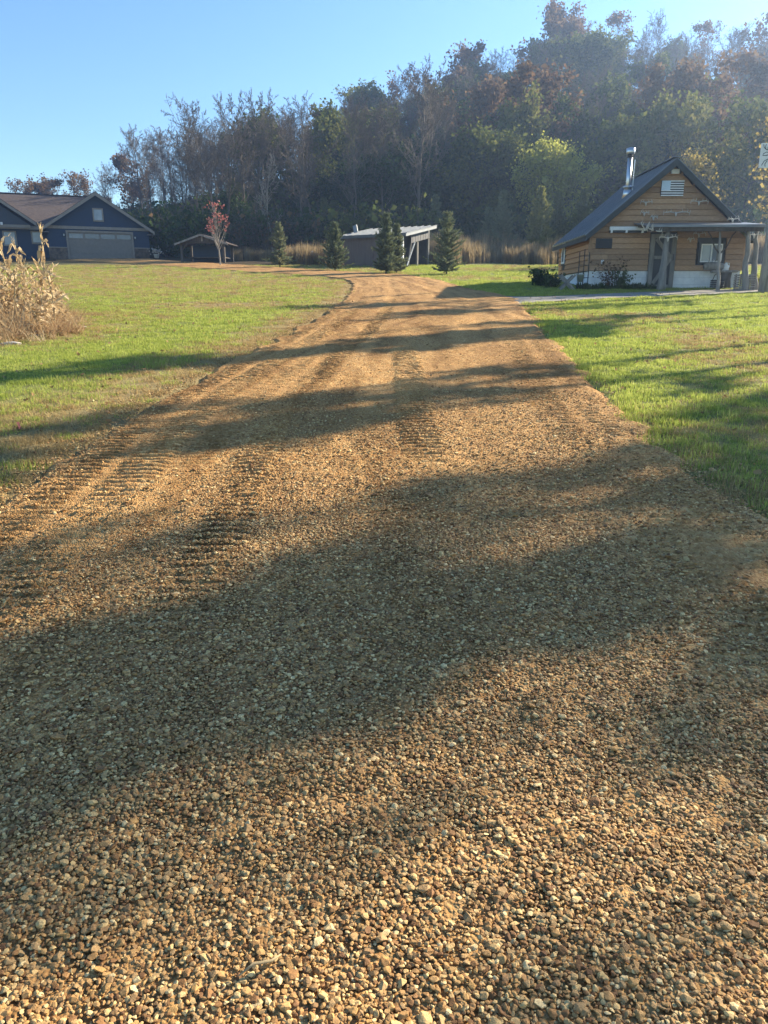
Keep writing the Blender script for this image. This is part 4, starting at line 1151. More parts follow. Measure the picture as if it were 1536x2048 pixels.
# trellis, bucket, sawhorse left of the cabin corner
p = at(1165, 572, CB.y - .9); tr_ = empty('iron_trellis', (p.x, CB.y - .9, gz(p.x, CB.y - .9))); tag(tr_, 'dark iron garden trellis at the cabin corner', 'trellis')
th_ = at(1165, 500, CB.y - .9).z - gz(p.x, CB.y - .9)
for xx in (-.18, 0, .18): MB().tube([(xx, 0, -.05), (xx, 0, th_ * (.95 if xx else 1.02))], .016, 6).build('upright', m_black, tr_)
for f in (.3, .62, .85): MB().tube([(-.2, -.018, th_ * f), (.2, -.018, th_ * f)], .012, 6).build('rung', m_black, tr_)
p = at(1160, 566, CB.y - 1.15); bu = empty('zinc_bucket', (p.x, CB.y - 1.15, gz(p.x, CB.y - 1.15) + .28)); tag(bu, 'grey zinc bucket hanging on the iron trellis', 'bucket')
MB().tube([(0, 0, 0), (0, 0, .26), (0, 0, .27)], [.10, .14, .145], 12).build('body', m_steel, bu, smooth=True)
MB().tube([(-.14, 0, .26), (-.08, 0, .38), (.08, 0, .38), (.14, 0, .26)], .008, 5).build('handle', m_black, bu)
p = at(1133, 572, CB.y - 1.2); sh = empty('sawhorse', (p.x, CB.y - 1.2, gz(p.x, CB.y - 1.2))); tag(sh, 'crossed grey wooden sawbuck on the grass left of the trellis', 'sawhorse')
for yy in (-.2, .2):
    for s in (-1, 1): MB().beam((-s * .26, yy + s * .02, 0), (s * .26, yy + s * .02, .52), .05, .07).build('leg', m_grey_wood, sh)
MB().tube([(0, -.28, .26), (0, .28, .26)], .03, 6).build('spreader', m_grey_wood, sh)
# bushes by the wall
def shrub(name, px, py, dy, w, h, label, mat, seed, n=420, sz=.05, stems=26):
    p = at(px, py, CB.y + dy); o = empty(name, (p.x, CB.y + dy, gz(p.x, CB.y + dy))); tag(o, label, 'shrub')
    r = np.random.default_rng(seed); segs = []; tips = []
    for i in range(stems):
        a = r.uniform(0, 6.283); q = np.array([r.normal(0, w * .12), r.normal(0, w * .1), 0]); d = np.array([math.cos(a) * .45, math.sin(a) * .45, 1.])
        ln = h * r.uniform(.6, 1.1)
        for k in range(6):
            d = d + r.normal(0, .12, 3); d /= np.linalg.norm(d); e = q + d * ln / 6
            segs.append((*q, *e, .010 * (1 - k / 7), .010 * (1 - (k + 1) / 7)))
            if k > 1:
                t = e + r.normal(0, w * .12, 3); segs.append((*e, *t, .004, .003)); tips.append(t)
            q = e; tips.append(q)
    sm = seg_mesh('stems', segs); sm.materials.append(m_barkd); obj('stems', sm, None, o)
    tips = np.array(tips); P_ = tips[r.integers(0, len(tips), n)] + r.normal(0, .05, (n, 3)); P_[:, 2] = np.abs(P_[:, 2]) + .02
    lm = leaf_mesh('leaves', P_, sz, r, 1.4); lm.materials.append(mat); obj('leaves', lm, None, o); return o
L_garden = leaf_mat('garden_leaves', [(.04, .06, .025), (.07, .10, .04), (.12, .13, .06)], .3)
shrub('shrub', 1215, 580, -.7, .9, 1.05, 'twiggy half-bare shrub against the white foundation left of the door', L_rust, 1, 300)
shrub('shrub', 1240, 578, -.9, .6, .65, 'green leafy shrub right beside the twiggy one at the foundation', L_garden, 2, 500)
shrub('shrub', 1080, 573, 1.2, 1.1, .6, 'low dark bush on the grass left of the cabin side wall', L_dark, 3, 700, .08)
shrub('shrub', 1105, 573, .3, .8, .45, 'low broad-leaved bush at the cabin rear corner', L_garden, 4, 500, .07)
shrub('shrub', 1520, 572, -.5, .7, .5, 'leafy weeds beside the corner posts of the porch', L_lime, 5, 400)
wn_ = 90
r = np.random.default_rng(9); wx = r.uniform(7.3, 10.0, wn_); wy = CB.y - .55 - .55 * r.random(wn_)
hosta = mesh_np('border_leaf_tuft', *blades(900, 26, .12, .08, .22, .05, lean=.9)); hosta.materials.append(L_garden)
scatter('border_plants', [hosta], np.stack([wx, wy, G(wx, wy)], -1), r.uniform(.6, 1.3, wn_), np.stack([0 * wx, 0 * wx, r.uniform(0, 6.28, wn_)], -1), np.zeros(wn_), label='low leafy border plants along the cabin foundation', cat='plants')

# --- deer sign on its pole
yp = 27.2
p = at(1530, 575, yp); sg = empty('sign_pole', (p.x, yp, gz(p.x, yp))); tag(sg, 'thick weathered pole beside the porch, carrying the deer sign', 'pole')
zt = at(1530, 296, yp).z - gz(p.x, yp)
MB().tube([(0, 0, -.3), (0, 0, zt * .5), (0, 0, zt)], [.22, .19, .17], 12).build('pole', m_grey_wood, sg, smooth=True)
MB().box(-.42, .55, -.06, .06, zt - .06, zt).build('crossarm', m_wood_dark, sg)
MB().tube([(-.19, -.1, zt - 1.9), (-.19, -.1, zt - 1.0)], .02, 6).build('conduit', m_white, sg)
a, b = at(1517, 336, yp - .26), at(1519, 286, yp - .26)
SH_ = b.z - a.z; SW = .78
dsn = empty('deer_sign', (a.x, yp - .26, a.z)); tag(dsn, 'white board with a black deer head drawing at the photo edge', 'sign')
MB().box(0, SW, -.015, .015, 0, SH_).build('board', m_white, dsn)
def ink(pts, r=.011):
    MB().tube([Vector((x * SW, -.017, y * SH_)) for x, y in pts], r, 4).build('line', m_black, dsn)
for s in (1, -1):
    X = lambda v: .5 + s * (v - .5)
    ink([(X(.44), .62), (X(.36), .70), (X(.22), .74), (X(.12), .82), (X(.09), .94)])
    ink([(X(.30), .72), (X(.29), .82), (X(.31), .92)]); ink([(X(.20), .75), (X(.18), .86), (X(.2), .95)])
    ink([(X(.42), .60), (X(.26), .64), (X(.14), .58), (X(.10), .50), (X(.24), .50), (X(.38), .53)])
    ink([(X(.38), .53), (X(.36), .38), (X(.42), .22), (X(.46), .12), (X(.5), .10)])
    ink([(X(.38), .42), (X(.42), .45), (X(.45), .42), (X(.42), .40), (X(.38), .42)], .009)
    ink([(X(.36), .36), (X(.20), .28), (X(.10), .10)]); ink([(X(.32), .30), (X(.24), .16), (X(.26), .05)])
    ink([(X(.44), .20), (X(.47), .17), (X(.5), .165)], .014)
# ------------------------------------------------------------------ blue garage house
m_navy = worn('navy_siding', (.010, .028, .066), (.016, .040, .088), 3, (1, 1, 14), .6, .2, .01)
m_navy2 = worn('slate_shake_siding', (.035, .045, .062), (.06, .07, .09), 6, (4, 4, 9), .8, .4, .02)
m_trim = worn('taupe_trim', (.20, .175, .15), (.26, .23, .20), 6, rough=.6, bmp=.08)
m_gdoor = worn('taupe_garage_door', (.16, .145, .13), (.20, .18, .16), 5, rough=.55, bmp=.06)
m_shingle, nt, out = new_mat('brown_shingles')
tcn = N(nt, 'ShaderNodeTexCoord'); bk_ = N(nt, 'ShaderNodeTexBrick')
bk_.inputs['Scale'].default_value = 3.2; bk_.inputs['Color1'].default_value = (.075, .058, .052, 1); bk_.inputs['Color2'].default_value = (.125, .10, .09, 1); bk_.inputs['Mortar'].default_value = (.045, .036, .034, 1)
bk_.inputs['Mortar Size'].default_value = .03; bk_.inputs['Row Height'].default_value = .35
nt.links.new(tcn.outputs['Object'], bk_.inputs[0])
c = mixc(nt, .6, bk_.outputs[0], ramp(nt, noise(nt, 5, 5, .7), [(.3, (.06, .048, .045)), (.7, (.15, .12, .108))]))
principled(nt, out, c, .92, bump(nt, noise(nt, 30, 3, .6), .4, .02), spec=.15)
m_stone_v = worn('ledge_stone', (.05, .04, .035), (.20, .15, .115), 4, rough=.9, bmp=.5, bdist=.02, rand=.5)
m_conc = worn('pale_concrete', (.36, .34, .31), (.48, .46, .42), 6, rough=.9, bmp=.15)

m_glass_d = glass('door_glass', (.07, .085, .11), (.13, .15, .18), 1.0)
YAW = R(20)
HB = Vector((-19.55, 65.4, 5.12))          # right front corner of the garage at the floor
house = empty('garage_house', HB, YAW)
tag(house, 'dark blue house with gabled double garage and brown shingle roof', 'house')
def HL(px, py, off=0.0):
    """house-local point on the plane local-y = off that pixel (px, py) sees"""
    a, b = (px - 768) / FPX, (1024 - py) / FPX
    d = Vector((a, CP + b * SP, -SP + b * CP)); nrm = Vector((-math.sin(YAW), math.cos(YAW), 0))
    t = ((HB + nrm * off) - Vector((0, 0, EYE))).dot(nrm) / d.dot(nrm)
    w = Vector((0, 0, EYE)) + d * t - HB
    return Vector((w.x * math.cos(YAW) + w.y * math.sin(YAW), -w.x * math.sin(YAW) + w.y * math.cos(YAW), w.z))
W0 = HL(100, 519).x; W1 = 0.0
EZ = HL(197, 457).z; PK = HL(190, 384); XM = (W0 + W1) / 2
SLH = .66; RZ_ = EZ + .1 + SLH * (W1 - W0) / 2
GD = 8.5
d0, d1, dzt = HL(141, 520).x, HL(267, 520).x, HL(200, 466).z
wl = MB()
wl.prism([(W0, 0, 0), (d0 - .1, 0, 0), (d0 - .1, 0, EZ), (W0, 0, EZ)], (0, .2, 0)).prism([(d1 + .1, 0, 0), (W1, 0, 0), (W1, 0, EZ), (d1 + .1, 0, EZ)], (0, .2, 0))
wl.prism([(d0 - .1, 0, dzt + .1), (d1 + .1, 0, dzt + .1), (d1 + .1, 0, EZ), (d0 - .1, 0, EZ)], (0, .2, 0))
wl.box(W1 - .2, W1, .2, GD, -.4, EZ); wl.box(W0, W0 + .2, .2, GD, -.4, EZ); wl.box(W0 + .2, W1 - .2, GD - .2, GD, -.4, EZ)
wl.build('wall', m_navy, house)
MB().prism([(W0, -.01, EZ), (W1, -.01, EZ), (XM, -.01, EZ + SLH * (W1 - W0) / 2)], (0, .2, 0)).build('gable_wall', m_navy, house)
# horizontal lap shadow lines of the siding
for k in range(int(EZ / .22)):
    z = .2 + k * .22
    for a, b in ((W0, d0 - .12), (d1 + .12, W1)):
        if z < 1.0 or z > EZ - .2: continue
        MB().box(a, b, -.02, -.002, z, z + .03).build('siding_lap', m_navy, house)
MB().box(W0 - .15, W1 + .15, -.10, -.012, EZ - .10, EZ + .12).build('frieze_board', m_trim, house)
OVH = .55
for sgn in (-1, 1):
    xe = XM + sgn * ((W1 - W0) / 2 + .45); ze = RZ_ - SLH * ((W1 - W0) / 2 + .45)
    nrm = Vector((SLH * sgn, 0, 1)).normalized() * .06
    rs = MB().prism([(XM, -OVH, RZ_), (xe, -OVH, ze), (xe, GD + .3, ze), (XM, GD + .3, RZ_)], nrm).build('roof_slope', m_shingle, house)
    MB().prism([(XM, -OVH - .03, RZ_ + .03), (xe, -OVH - .03, ze + .03), (xe, -OVH - .03, ze - .20), (XM, -OVH - .03, RZ_ - .24)], (0, .028, 0)).build('rake_board', m_trim, house)
    MB().prism([(XM, -OVH, RZ_ - .06), (xe, -OVH, ze - .06), (xe, -.012, ze - .06), (XM, -.012, RZ_ - .06)], (0, 0, .055)).build('soffit', m_trim, house)
    MB().box(min(xe - .02 * sgn, xe), max(xe - .02 * sgn, xe), -OVH, GD + .3, ze - .19, ze - .005).build('fascia', m_trim, house)
    MB().box(min(xe, xe - sgn * .6), max(xe, xe - sgn * .6), -OVH + .002, -.02, ze - .22, ze - .19).build('return_soffit', m_trim, house)
# gable window
a, b = HL(186.5, 443), HL(205.5, 417)
gw = MB().box(a.x, b.x, -.07, -.015, a.z, b.z).build('window', m_trim, house)
MB().box(a.x + .11, b.x - .11, -.085, -.072, a.z + .12, b.z - .12).build('pane', m_glass_b, gw)
# garage door: sections, lites, casing
gd = MB().box(d0, d1, .06, .10, .02, dzt).build('garage_door', m_gdoor, house)
for k in range(4):
    z0, z1 = .02 + (dzt - .02) * k / 4 + .008, .02 + (dzt - .02) * (k + 1) / 4 - .008
    sn = MB().box(d0 + .01, d1 - .01, .035, .058, z0, z1).build('section', m_gdoor, gd)
    for q in range(4):
        xa = d0 + (d1 - d0) * (q + .07) / 4; xb = d0 + (d1 - d0) * (q + .93) / 4
        if k == 3: MB().box(xa, xb, .02, .033, z0 + .08, z1 - .1).build('pane', m_glass_d, sn)
        else: MB().box(xa, xb, .027, .034, z0 + .07, z1 - .07).build('panel', m_gdoor, sn)
for a, b, z0, z1 in ((d0 - .14, d0, 0, dzt + .14), (d1, d1 + .14, 0, dzt + .14)):
    MB().box(a, b, -.05, .06, z0, z1).build('door_casing', m_trim, house)
MB().box(d0 + .001, d1 - .001, -.05, .06, dzt, dzt + .14).build('door_casing', m_trim, house)
# stone veneer: courses of stones
srng = random.Random(4)
for a, b in ((W0, d0 - .15), (d1 + .15, W1)):
    vb = MB(); z = .0
    while z < .9:
        x = a; hgt = srng.uniform(.09, .16)
        while x < b - .03:
            l = min(srng.uniform(.2, .5), b - x); dp = srng.uniform(.07, .12)
            vb.box(x + .006, x + l - .006, -dp, -.022, z + .005, z + hgt - .005); x += l
        z += hgt
    o = vb.build('stone_veneer', m_stone_v, house); o['kind'] = 'stuff'
    MB().box(a, b, -.16, -.022, z, z + .06).build('stone_cap', m_trim, house)
for px, py in ((128, 469), (270, 475)):
    q = HL(px, py); l = MB().box(q.x - .07, q.x + .07, -.16, -.03, q.z - .16, q.z + .10).build('wall_lamp', m_black, house, bevel=.01)
    MB().box(q.x - .05, q.x + .05, -.175, -.162, q.z - .12, q.z + .05).build('lamp_glass', m_glass_b, l)
# main wing to the left, set back, with its own gable
WB = 1.9
wz = EZ + .05; wx1 = W0 + .2; wx0 = W0 - 16
MB().box(wx0, wx1 - .2, WB, WB + .2, -.4, wz).build('wing_wall', m_navy, house)
rtop = HL(60, 390, WB + 5.2).z
MB().prism([(wx0, WB - .55, wz), (XM, WB - .55, wz), (XM, WB + 5.2, rtop), (wx0, WB + 5.2, rtop)], (0, -.03, .07)).build('wing_roof', m_shingle, house)
MB().prism([(wx0, WB + 5.2, rtop), (XM, WB + 5.2, rtop), (XM, WB + 11, wz), (wx0, WB + 11, wz)], (0, .03, .07)).build('wing_roof', m_shingle, house)
MB().beam((wx0, WB + 5.18, rtop + .08), (XM - .1, WB + 5.18, rtop + .08), .3, .05).build('ridge_cap', m_shingle, house)
MB().box(wx0, wx1 - .75, WB - .60, WB - .555, wz - .17, wz + .08).build('fascia', m_trim, house)
MB().box(wx0, wx1 - .75, WB - .555, WB - .002, wz - .12, wz - .07).build('soffit', m_trim, house)
for (xa, ya, xb, yb_) in ((8, 492, 32, 462), (64, 488, 84, 462)):
    a, b = HL(xa, ya, WB), HL(xb, yb_, WB)
    wd = MB().box(a.x, b.x, WB - .07, WB - .002, a.z, b.z).build('window', m_trim, house)
    MB().box(a.x + .12, b.x - .12, WB - .085, WB - .072, a.z + .12, b.z - .12).build('pane', m_glass_b, wd)
# projecting left gable
g1_, gtop = HL(73, 447, .8), HL(0, 399, .8)
sl_ = (gtop.z - g1_.z) / (g1_.x - gtop.x); gw_ = 4.6; gxm = g1_.x - gw_
MB().prism([(gxm - gw_ + .5, 1.2, g1_.z - .1), (g1_.x - .5, 1.2, g1_.z - .1), (gxm, 1.2, g1_.z - .1 + sl_ * (gw_ - .5))], (0, .2, 0)).build('gable_wall', m_navy2, house)
MB().box(gxm - gw_ + .5, g1_.x - .5, 1.15, 1.198, g1_.z - .32, g1_.z - .102).build('frieze_board', m_trim, house)
for sgn in (-1, 1):
    xe = gxm + sgn * gw_; zt_ = g1_.z + sl_ * gw_; nrm = Vector((sl_ * sgn, 0, 1)).normalized() * .07
    MB().prism([(gxm, .8, zt_), (xe, .8, g1_.z), (xe, 6.2, g1_.z), (gxm, 6.2, zt_)], nrm).build('roof_slope', m_shingle, house)
    MB().prism([(gxm, .77, zt_ + .03), (xe, .77, g1_.z + .03), (xe, .77, g1_.z - .2), (gxm, .77, zt_ - .24)], (0, .027, 0)).build('rake_board', m_trim, house)
q = HL(3, 447, 1.1); MB().box(q.x - .08, q.x + .08, 1.0, 1.14, q.z - .1, q.z + .1).build('flood_lamp', m_white, house)
# concrete apron
ap = MB().prism([(W0 - .3, -.02, -.02), (W1 + .3, -.02, -.02), (W1 + .3, -1.1, -.06), (W0 - .3, -1.1, -.06)], (0, 0, -.35)).build('concrete_apron', m_conc, house)
# flower pot by the corner
p = at(314, 521, 64.4); fp = empty('flower_pot', (p.x, 64.4, float(G(p.x, 64.4)))); tag(fp, 'pot of pale dried flowers at the garage corner', 'flower pot')
MB().tube([(0, 0, 0), (0, 0, .3), (0, 0, .32)], [.16, .24, .25], 12).build('pot', m_conc, fp, smooth=True)
r = np.random.default_rng(3); pts = np.stack([r.normal(0, .28, 70), r.normal(0, .2, 70), .32 + np.abs(r.normal(.25, .15, 70))], -1)
lm = leaf_mesh('flowers', pts, .12, r); lm.materials.append(leaf_mat('pale_petals', [(.35, .28, .2), (.6, .55, .5)], .3)); obj('flowers', lm, None, fp)

# ------------------------------------------------------------------ small pavilion
YP = 56.0
pc = at(408, 528, YP); pav = empty('pavilion', (pc.x, YP, float(G(pc.x, YP))), R(-6)); tag(pav, 'small dark open timber pavilion behind the red maple', 'pavilion')
def PL(px, py, off=0): v = at(px, py, YP + off); return v - Vector(pav.location)
pz = PL(408, 470).z; ez = PL(360, 489).z; hw = 1.95
for sx in (-1.55, 1.55):
    for sy in (-.1, 1.9): MB().box(sx - .08, sx + .08, sy - .08, sy + .08, -.2, ez + .06).build('post', m_wood_dark, pav)
MB().box(-1.75, 1.75, -.15, -.02, ez + .06, ez + .2).build('beam', m_wood_dark, pav)
MB().box(-1.4, 1.45, 1.75, 1.8, -.1, ez + .05).build('back_panel', m_navy, pav)
MB().box(-1.4, 1.45, .4, 1.75, .35, .42).build('counter', m_wood_dark, pav)
for i in range(9):
    xx = -1.2 + i * .3; hgt = (pz - ez - .25) * (1 - abs(xx) / 1.75)
    if hgt > .06: MB().box(xx - .14, xx + .14, -.09, -.05, ez + .2, ez + .2 + hgt).build('board', m_wood_dark, pav)
MB().box(-.06, .06, -.16, -.10, ez + .2, pz - .06).build('king_post', m_grey_wood, pav)
for sgn in (-1, 1):
    nrm = Vector((.5 * sgn, 0, 1)).normalized() * .05
    MB().prism([(0, -.45, pz), (sgn * hw, -.45, ez), (sgn * hw, 2.2, ez), (0, 2.2, pz)], nrm).build('roof_slope', m_shingle, pav)
    MB().prism([(0, -.48, pz + .04), (sgn * hw, -.48, ez + .04), (sgn * hw, -.48, ez - .09), (0, -.48, pz - .09)], (0, .028, 0)).build('rake_board', m_grey_wood, pav)
    MB().beam((sgn * 1.55, -.1, ez - .45), (sgn * 1.1, -.1, ez + .05), .07, .07).build('knee_brace', m_wood_dark, pav)

# ------------------------------------------------------------------ open-sided shed
m_mauve = worn('brown_steel_siding', (.085, .056, .05), (.12, .085, .075), 3, (1, 1, .3), .5, .1)
m_tin = worn('galvanised_roof', (.15, .17, .19), (.22, .24, .26), 2, rough=.6, bmp=.08, metal=.2)
m_dtin = worn('dark_ribbed_steel', (.045, .048, .055), (.08, .083, .09), 3, rough=.5, bmp=.1)
SB = Vector((1.2, 49.0, float(g1(49.0))))
shed = empty('open_shed', SB, R(-28)); tag(shed, 'open-ended pole shed with pale slanting metal roof behind the spruces', 'shed')
# local: -x runs along the long wall, +y back along the open end
LW, LD, HF, HBk = 4.3, 3.9, 2.0, 2.72
MB().box(-LW, -.12, 0, .03, -.2, HF - .1).build('long_wall', m_mauve, shed)
rb = MB()
for i in range(22): rb.box(-LW + .05 + i * .19, -LW + .08 + i * .19, -.02, -.001, -.15, HF - .12)
o = rb.build('wall_ribs', m_mauve, shed); o['kind'] = 'stuff'
MB().box(-LW, -LW + .03, .032, LD, -.2, HF).build('end_wall', m_mauve, shed)
MB().box(-LW + .04, -.05, LD - .03, LD, -.2, HBk - .1).build('back_wall', m_dtin, shed)
for px_, py_ in ((-.06, .03), (-.06, LD - .08), (-.06, LD * .55)):
    MB().box(px_ - .06, px_ + .06, py_ - .06, py_ + .06, -.3, HF + (HBk - HF) * py_ / LD - .08).build('post', m_white if py_ < .1 else m_grey_wood, shed)
# ribbed cladding under the high end of the roof
for i in range(14):
    y0 = LD * .28 + i * (LD * .70 / 14); zt_ = HF + (HBk - HF) * y0 / LD - .06
    MB().box(.012 + .012 * (i % 2), .03 + .012 * (i % 2), y0, y0 + LD * .70 / 14 - .004, zt_ - .62, zt_).build('cladding_strip', m_dtin, shed)
roofv = [(-LW - .3, -.35, HF - .06), (.35, -.35, HF - .06), (.35, LD + .3, HBk + .05), (-LW - .3, LD + .3, HBk + .05)]
sr = MB().prism(roofv, (0, 0, .03)).build('roof', m_tin, shed)
for i in range(11):
    xx = -LW - .2 + i * .49
    MB().beam((xx, -.35, HF + .005), (xx, LD + .3, HBk + .115), .04, .03).build('rib', m_tin, sr)
MB().prism([(.352, -.37, HF - .20), (.352, LD + .3, HBk - .09), (.352, LD + .3, HBk + .11), (.352, -.37, HF + .0)], (.03, 0, 0)).build('rake_fascia', m_tin, sr)
MB().box(-LW - .3, .35, -.385, -.352, HF - .19, HF - .0).build('fascia', m_dtin, sr)
MB().beam((-LW + .1, 1.4, HF + .35), (-LW - .05, 1.5, HF + .80), .30, .06, (0, 1, 0)).build('vent_hood', m_tin, sr)
for i, (a, b) in enumerate((((.1, .25, 0), (.32, 1.0, 1.55)), ((.16, .35, 0), (.1, .9, 1.5)))):
    p = Vector((SB.x, SB.y, 0)); q = empty('leaning_board', shed.matrix_world @ Vector((0, 0, 0)))
    q.location = SB; q.rotation_euler = (0, 0, R(-28)); MB().beam(a, b, .09, .035).build('board', m_white if i == 0 else m_grey_wood, q)
    tag(q, ['pale board leaning on the shed corner post', 'grey board leaning behind the pale one at the shed post'][i], 'board')
# pale tank and hopper box left of the shed
p = at(622, 519, 54.0); tk = empty('propane_tank', (p.x, 54.0, float(G(p.x, 54.0)) - .05), R(-8)); tag(tk, 'pale horizontal tank on short legs between two spruces', 'tank')
MB().tube([(-.75, 0, .5), (-.68, 0, .5), (-.5, 0, .5), (.5, 0, .5), (.68, 0, .5), (.75, 0, .5)], [.05, .2, .28, .28, .2, .05], 14).build('vessel', worn('faded_white_tank', (.17, .16, .145), (.24, .23, .21), 5, rough=.7), tk, smooth=True)
MB().tube([(.1, 0, .76), (.1, 0, .86), (.1, 0, .9)], [.11, .11, .04], 10).build('valve_dome', m_white, tk, smooth=True)
for sx in (-.4, .4): MB().box(sx - .05, sx + .05, -.2, .2, -.15, .26).build('leg', m_grey_wood, tk)

# ------------------------------------------------------------------ dry corn stand
m_corn = leaf_mat('dry_corn', [(.30, .18, .085), (.44, .31, .165), (.56, .45, .29), (.40, .22, .10)], .3)
m_stalk = worn('corn_stalk', (.28, .20, .10), (.46, .36, .20), 10, (1, 1, .2), .85, .2)
def corn(seed, h, nl):
    r = np.random.default_rng(seed); pts = []; p = np.array([0, 0, -.05]); d = np.array([r.normal(0, .05), r.normal(0, .05), 1.])
    n = 9
    for i in range(n + 1):
        pts.append(p.copy()); d = d + r.normal(0, .045, 3); d[2] = abs(d[2]); d /= np.linalg.norm(d); p = p + d * h / n
    st = MB().tube([Vector(q) for q in pts], [.016 * (1 - .55 * i / n) for i in range(n + 1)], 6)
    # tassel
    tp = Vector(pts[-1])
    for k in range(4):
        e = tp + Vector((r.normal(0, .07), r.normal(0, .07), r.uniform(.12, .26))); st.tube([tp - Vector((0, 0, .02)), (tp + e) / 2 + Vector((r.normal(0, .015), 0, 0)), e], [.006, .005, .003], 4)
    stm = st.mesh('stalk', True); stm.materials.append(m_stalk)
    leaves = []
    for k in range(nl):
        f = .12 + .85 * (k + r.random() * .6) / nl; i = min(int(f * n), n - 1); b = Vector(pts[i]) + (Vector(pts[i + 1]) - Vector(pts[i])) * (f * n - i)
        a = r.uniform(0, 6.283); L = h * r.uniform(.14, .30); w = r.uniform(.028, .055); m = 8
        vv, ff = [], []; out_ = Vector((math.cos(a), math.sin(a), 0)); pos = b.copy(); el = r.uniform(.9, 1.45); bend = r.uniform(.15, 1.1); tw = r.normal(0, .9); tk_ = r.uniform(.1, .7); el3 = r.uniform(-1.45, -.5) if r.random() < .75 else el - .4
        for j in range(m + 1):
            t = j / m; el2 = (el if t < tk_ else el3) + r.normal(0, .22)
            dd = out_ * math.cos(el2) + Vector((0, 0, math.sin(el2))); sd = Vector((-math.sin(a), math.cos(a), 0)); up = dd.cross(sd)
            ww = w * (1 - t) ** .6 * (.6 + .8 * min(1, 3 * t)); s2 = sd * math.cos(tw * j * .5) + up * math.sin(tw * j * .5)
            fold = up * ww * .5
            vv += [pos - s2 * ww + fold, pos, pos + s2 * ww + fold]
            if j < m: ff += [(3 * j, 3 * j + 1, 3 * j + 4, 3 * j + 3), (3 * j + 1, 3 * j + 2, 3 * j + 5, 3 * j + 4)]
            pos = pos + dd * L / m
        me = bpy.data.meshes.new('leaf'); me.from_pydata(vv, [], ff); me.materials.append(m_corn); leaves.append(me)
    husk = None
    return [('stalk', stm)] + [('leaf', l) for l in leaves]
CORN = [corn(40 + i, 2.0, 13 + i % 4) for i in range(6)]
def put_corn(k, x, y, s, rz, label, lean=0.0):
    return plant('corn_stalk', CORN[k], (x, y, float(G(x, y))), s, rz, lean, label, 'corn stalk', 'dry corn stalks')
# tall ones that stand clear above the clump
for k, (px, pb, pt, yy, lab) in enumerate([(48, 640, 437, 17.5, 'tallest dry corn stalk, left of the house window gap'), (62, 640, 470, 18.0, 'corn stalk with curled top just right of the tallest'),
        (100, 640, 442, 17.2, 'bent tall corn stalk standing rightmost before the garage'), (4, 640, 497, 16.6, 'corn stalk cut by the photo edge with a hooked leaf'),
        (36, 640, 520, 16.4, 'shorter corn stalk left of the tallest one'), (112, 650, 545, 16.6, 'thin leaning corn stalk at the right end of the clump')]):
    b = at(px, pb, yy); z = float(G(b.x, yy)); h = at(px, pt, yy).z - z
    o = put_corn(k % 6, b.x, yy, 1.0, k * 1.1, lab, [.02, .05, -.03, 0, .1, .12][k]); s = h / 2.2; o.scale = (1.0, 1.0, s)
r = np.random.default_rng(31)
for k in range(62):
    x = r.uniform(-9.6, -6.3); y = r.uniform(14.2, 18.6)
    px, py = pix(x, y, float(G(x, y)))
    if px > 150 - (y - 14) * 6 or px < -80: continue
    o = put_corn(int(r.integers(6)), x, y, r.uniform(.75, 1.0), r.uniform(0, 6.28), 'broken short dry corn stalk inside the clump at the lawn edge', r.normal(0, .16))
    o.scale = (.9, .9, r.uniform(.25, .66) * np.clip(1.15 - (px / 170) ** 2 * .6, .4, 1))
tw = []
L_dryw = leaf_mat('dry_weeds', [(.24, .135, .075), (.38, .25, .135), (.52, .39, .22), (.62, .52, .36)], .35)
for i in range(4):
    me = mesh_np('dry_weed_tuft', *blades(950 + i, 54, .28, .05, .55, .018, lean=1.3, curl=.5)); me.materials.append(L_dryw); tw.append(me)
n = 620; x = r.uniform(-10, -5.6, n); y = r.uniform(13.0, 19.2, n); px, py = pix(x, y, G(x, y))
k = (px > -60) & (px < 150 - 55 * np.clip((650 - py) / 60, -.3, 1.6) + 12 * r.normal(size=n)) & (py < 690 - .12 * px + 6 * r.normal(size=n))
x, y = x[k], y[k]
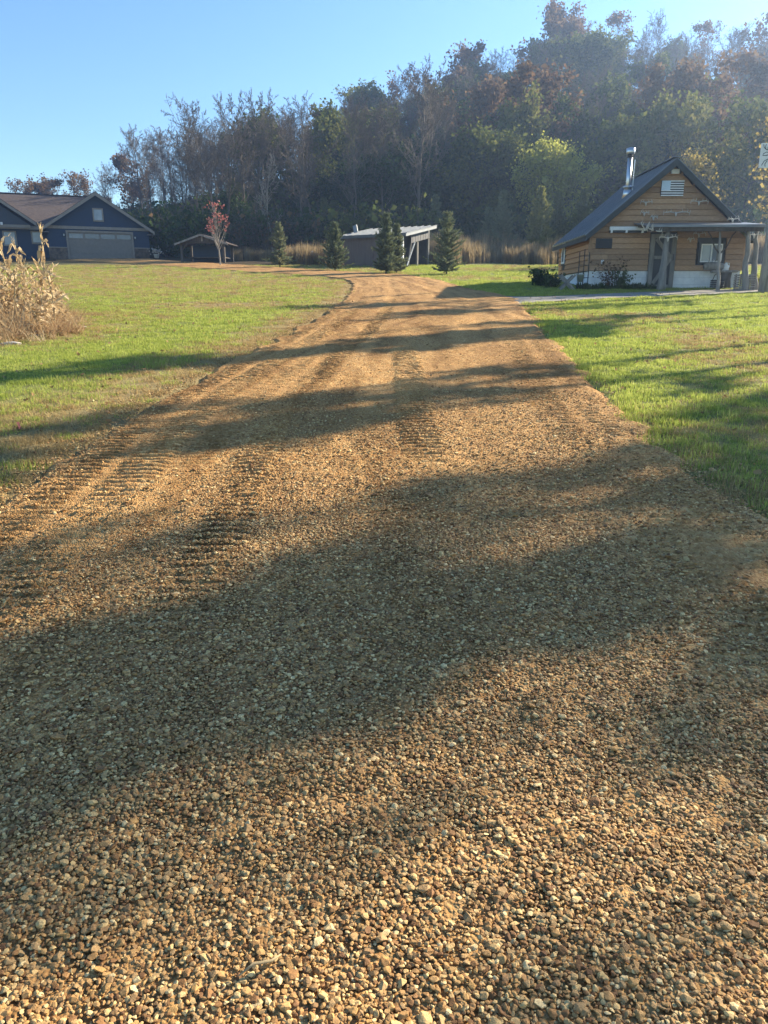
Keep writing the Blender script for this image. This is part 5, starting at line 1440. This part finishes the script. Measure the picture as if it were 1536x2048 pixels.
scatter('dry_weeds', tw, np.stack([x, y, G(x, y)], -1), r.uniform(.35, 1.2, len(x)) * np.clip(1.1 - .5 * (pix(x, y, G(x, y))[0] / 165), .45, 1), np.stack([r.normal(0, .3, len(x)), r.normal(0, .3, len(x)), r.uniform(0, 6.28, len(x))], -1), r.integers(0, 4, len(x)), label='reddish tan dry weeds and stubble around the corn', cat='weeds')
m_rock = worn('pale_rock', (.36, .32, .26), (.55, .50, .42), 6, rough=.9, bmp=.5, bdist=.03)
for i, (px, py, s, lab) in enumerate([(22, 690, .20, 'pale stone at the near corner of the corn patch'), (82, 672, .17, 'pale stone lying below the bent corn stalk'), (165, 655, .14, 'flat pale stone at the right tip of the corn patch'), (140, 660, .11, 'small pale stone left of the flat one')]):
    x, y, z = ground_at(px, py); rr = np.random.default_rng(60 + i)
    me = pebble(70 + i, 26, .45); me.materials.clear(); me.materials.append(m_rock)
    o = obj('border_stone', me); o.location = (x, y, z + s * .02); o.scale = (s * .8, s * .6, s * .6); tag(o, lab, 'stone', 'pale stones around the corn patch')
# a stick lying in the gravel and one red leaf on the verge
x, y, z = ground_at(520, 1993)
o = MB().tube([(-.045, -.01, .0), (-.01, .004, .006), (.03, .0, .004), (.055, .012, .002)], [.002, .0035, .0035, .002], 7).build('twig', m_stalk, None, (x, y, float(road_z(np.array(x), np.array(y))) + .055), True)
o.rotation_euler = (0, 0, .35); tag(o, 'short pale stick lying on the gravel near the bottom edge', 'stick')
x, y, z = ground_at(40, 866)
o = obj('fallen_leaf', leaf_mesh('fallen_leaf', np.zeros((1, 3)), .09, np.random.default_rng(2), 1.1), L_red, None, (x, y, z + .07)); tag(o, 'single red fallen leaf on the pale verge', 'leaf')
# ------------------------------------------------------------------ haze
m, nt, out = new_mat('glare_haze')
pv = N(nt, 'ShaderNodeVolumePrincipled')
pv.inputs['Color'].default_value = (.45, .64, 1.0, 1)
pv.inputs['Density'].default_value = HAZE_D
pv.inputs['Anisotropy'].default_value = HAZE_G
nt.links.new(pv.outputs[0], out.inputs['Volume'])
hz = MB().box(-120, 130, -30, 240, -6, 62).build('haze', m)  # added volume; its scatter stands in for lens glare toward the sun
tag(hz, 'thin added haze standing in for veiling sun glare', kind='stuff')
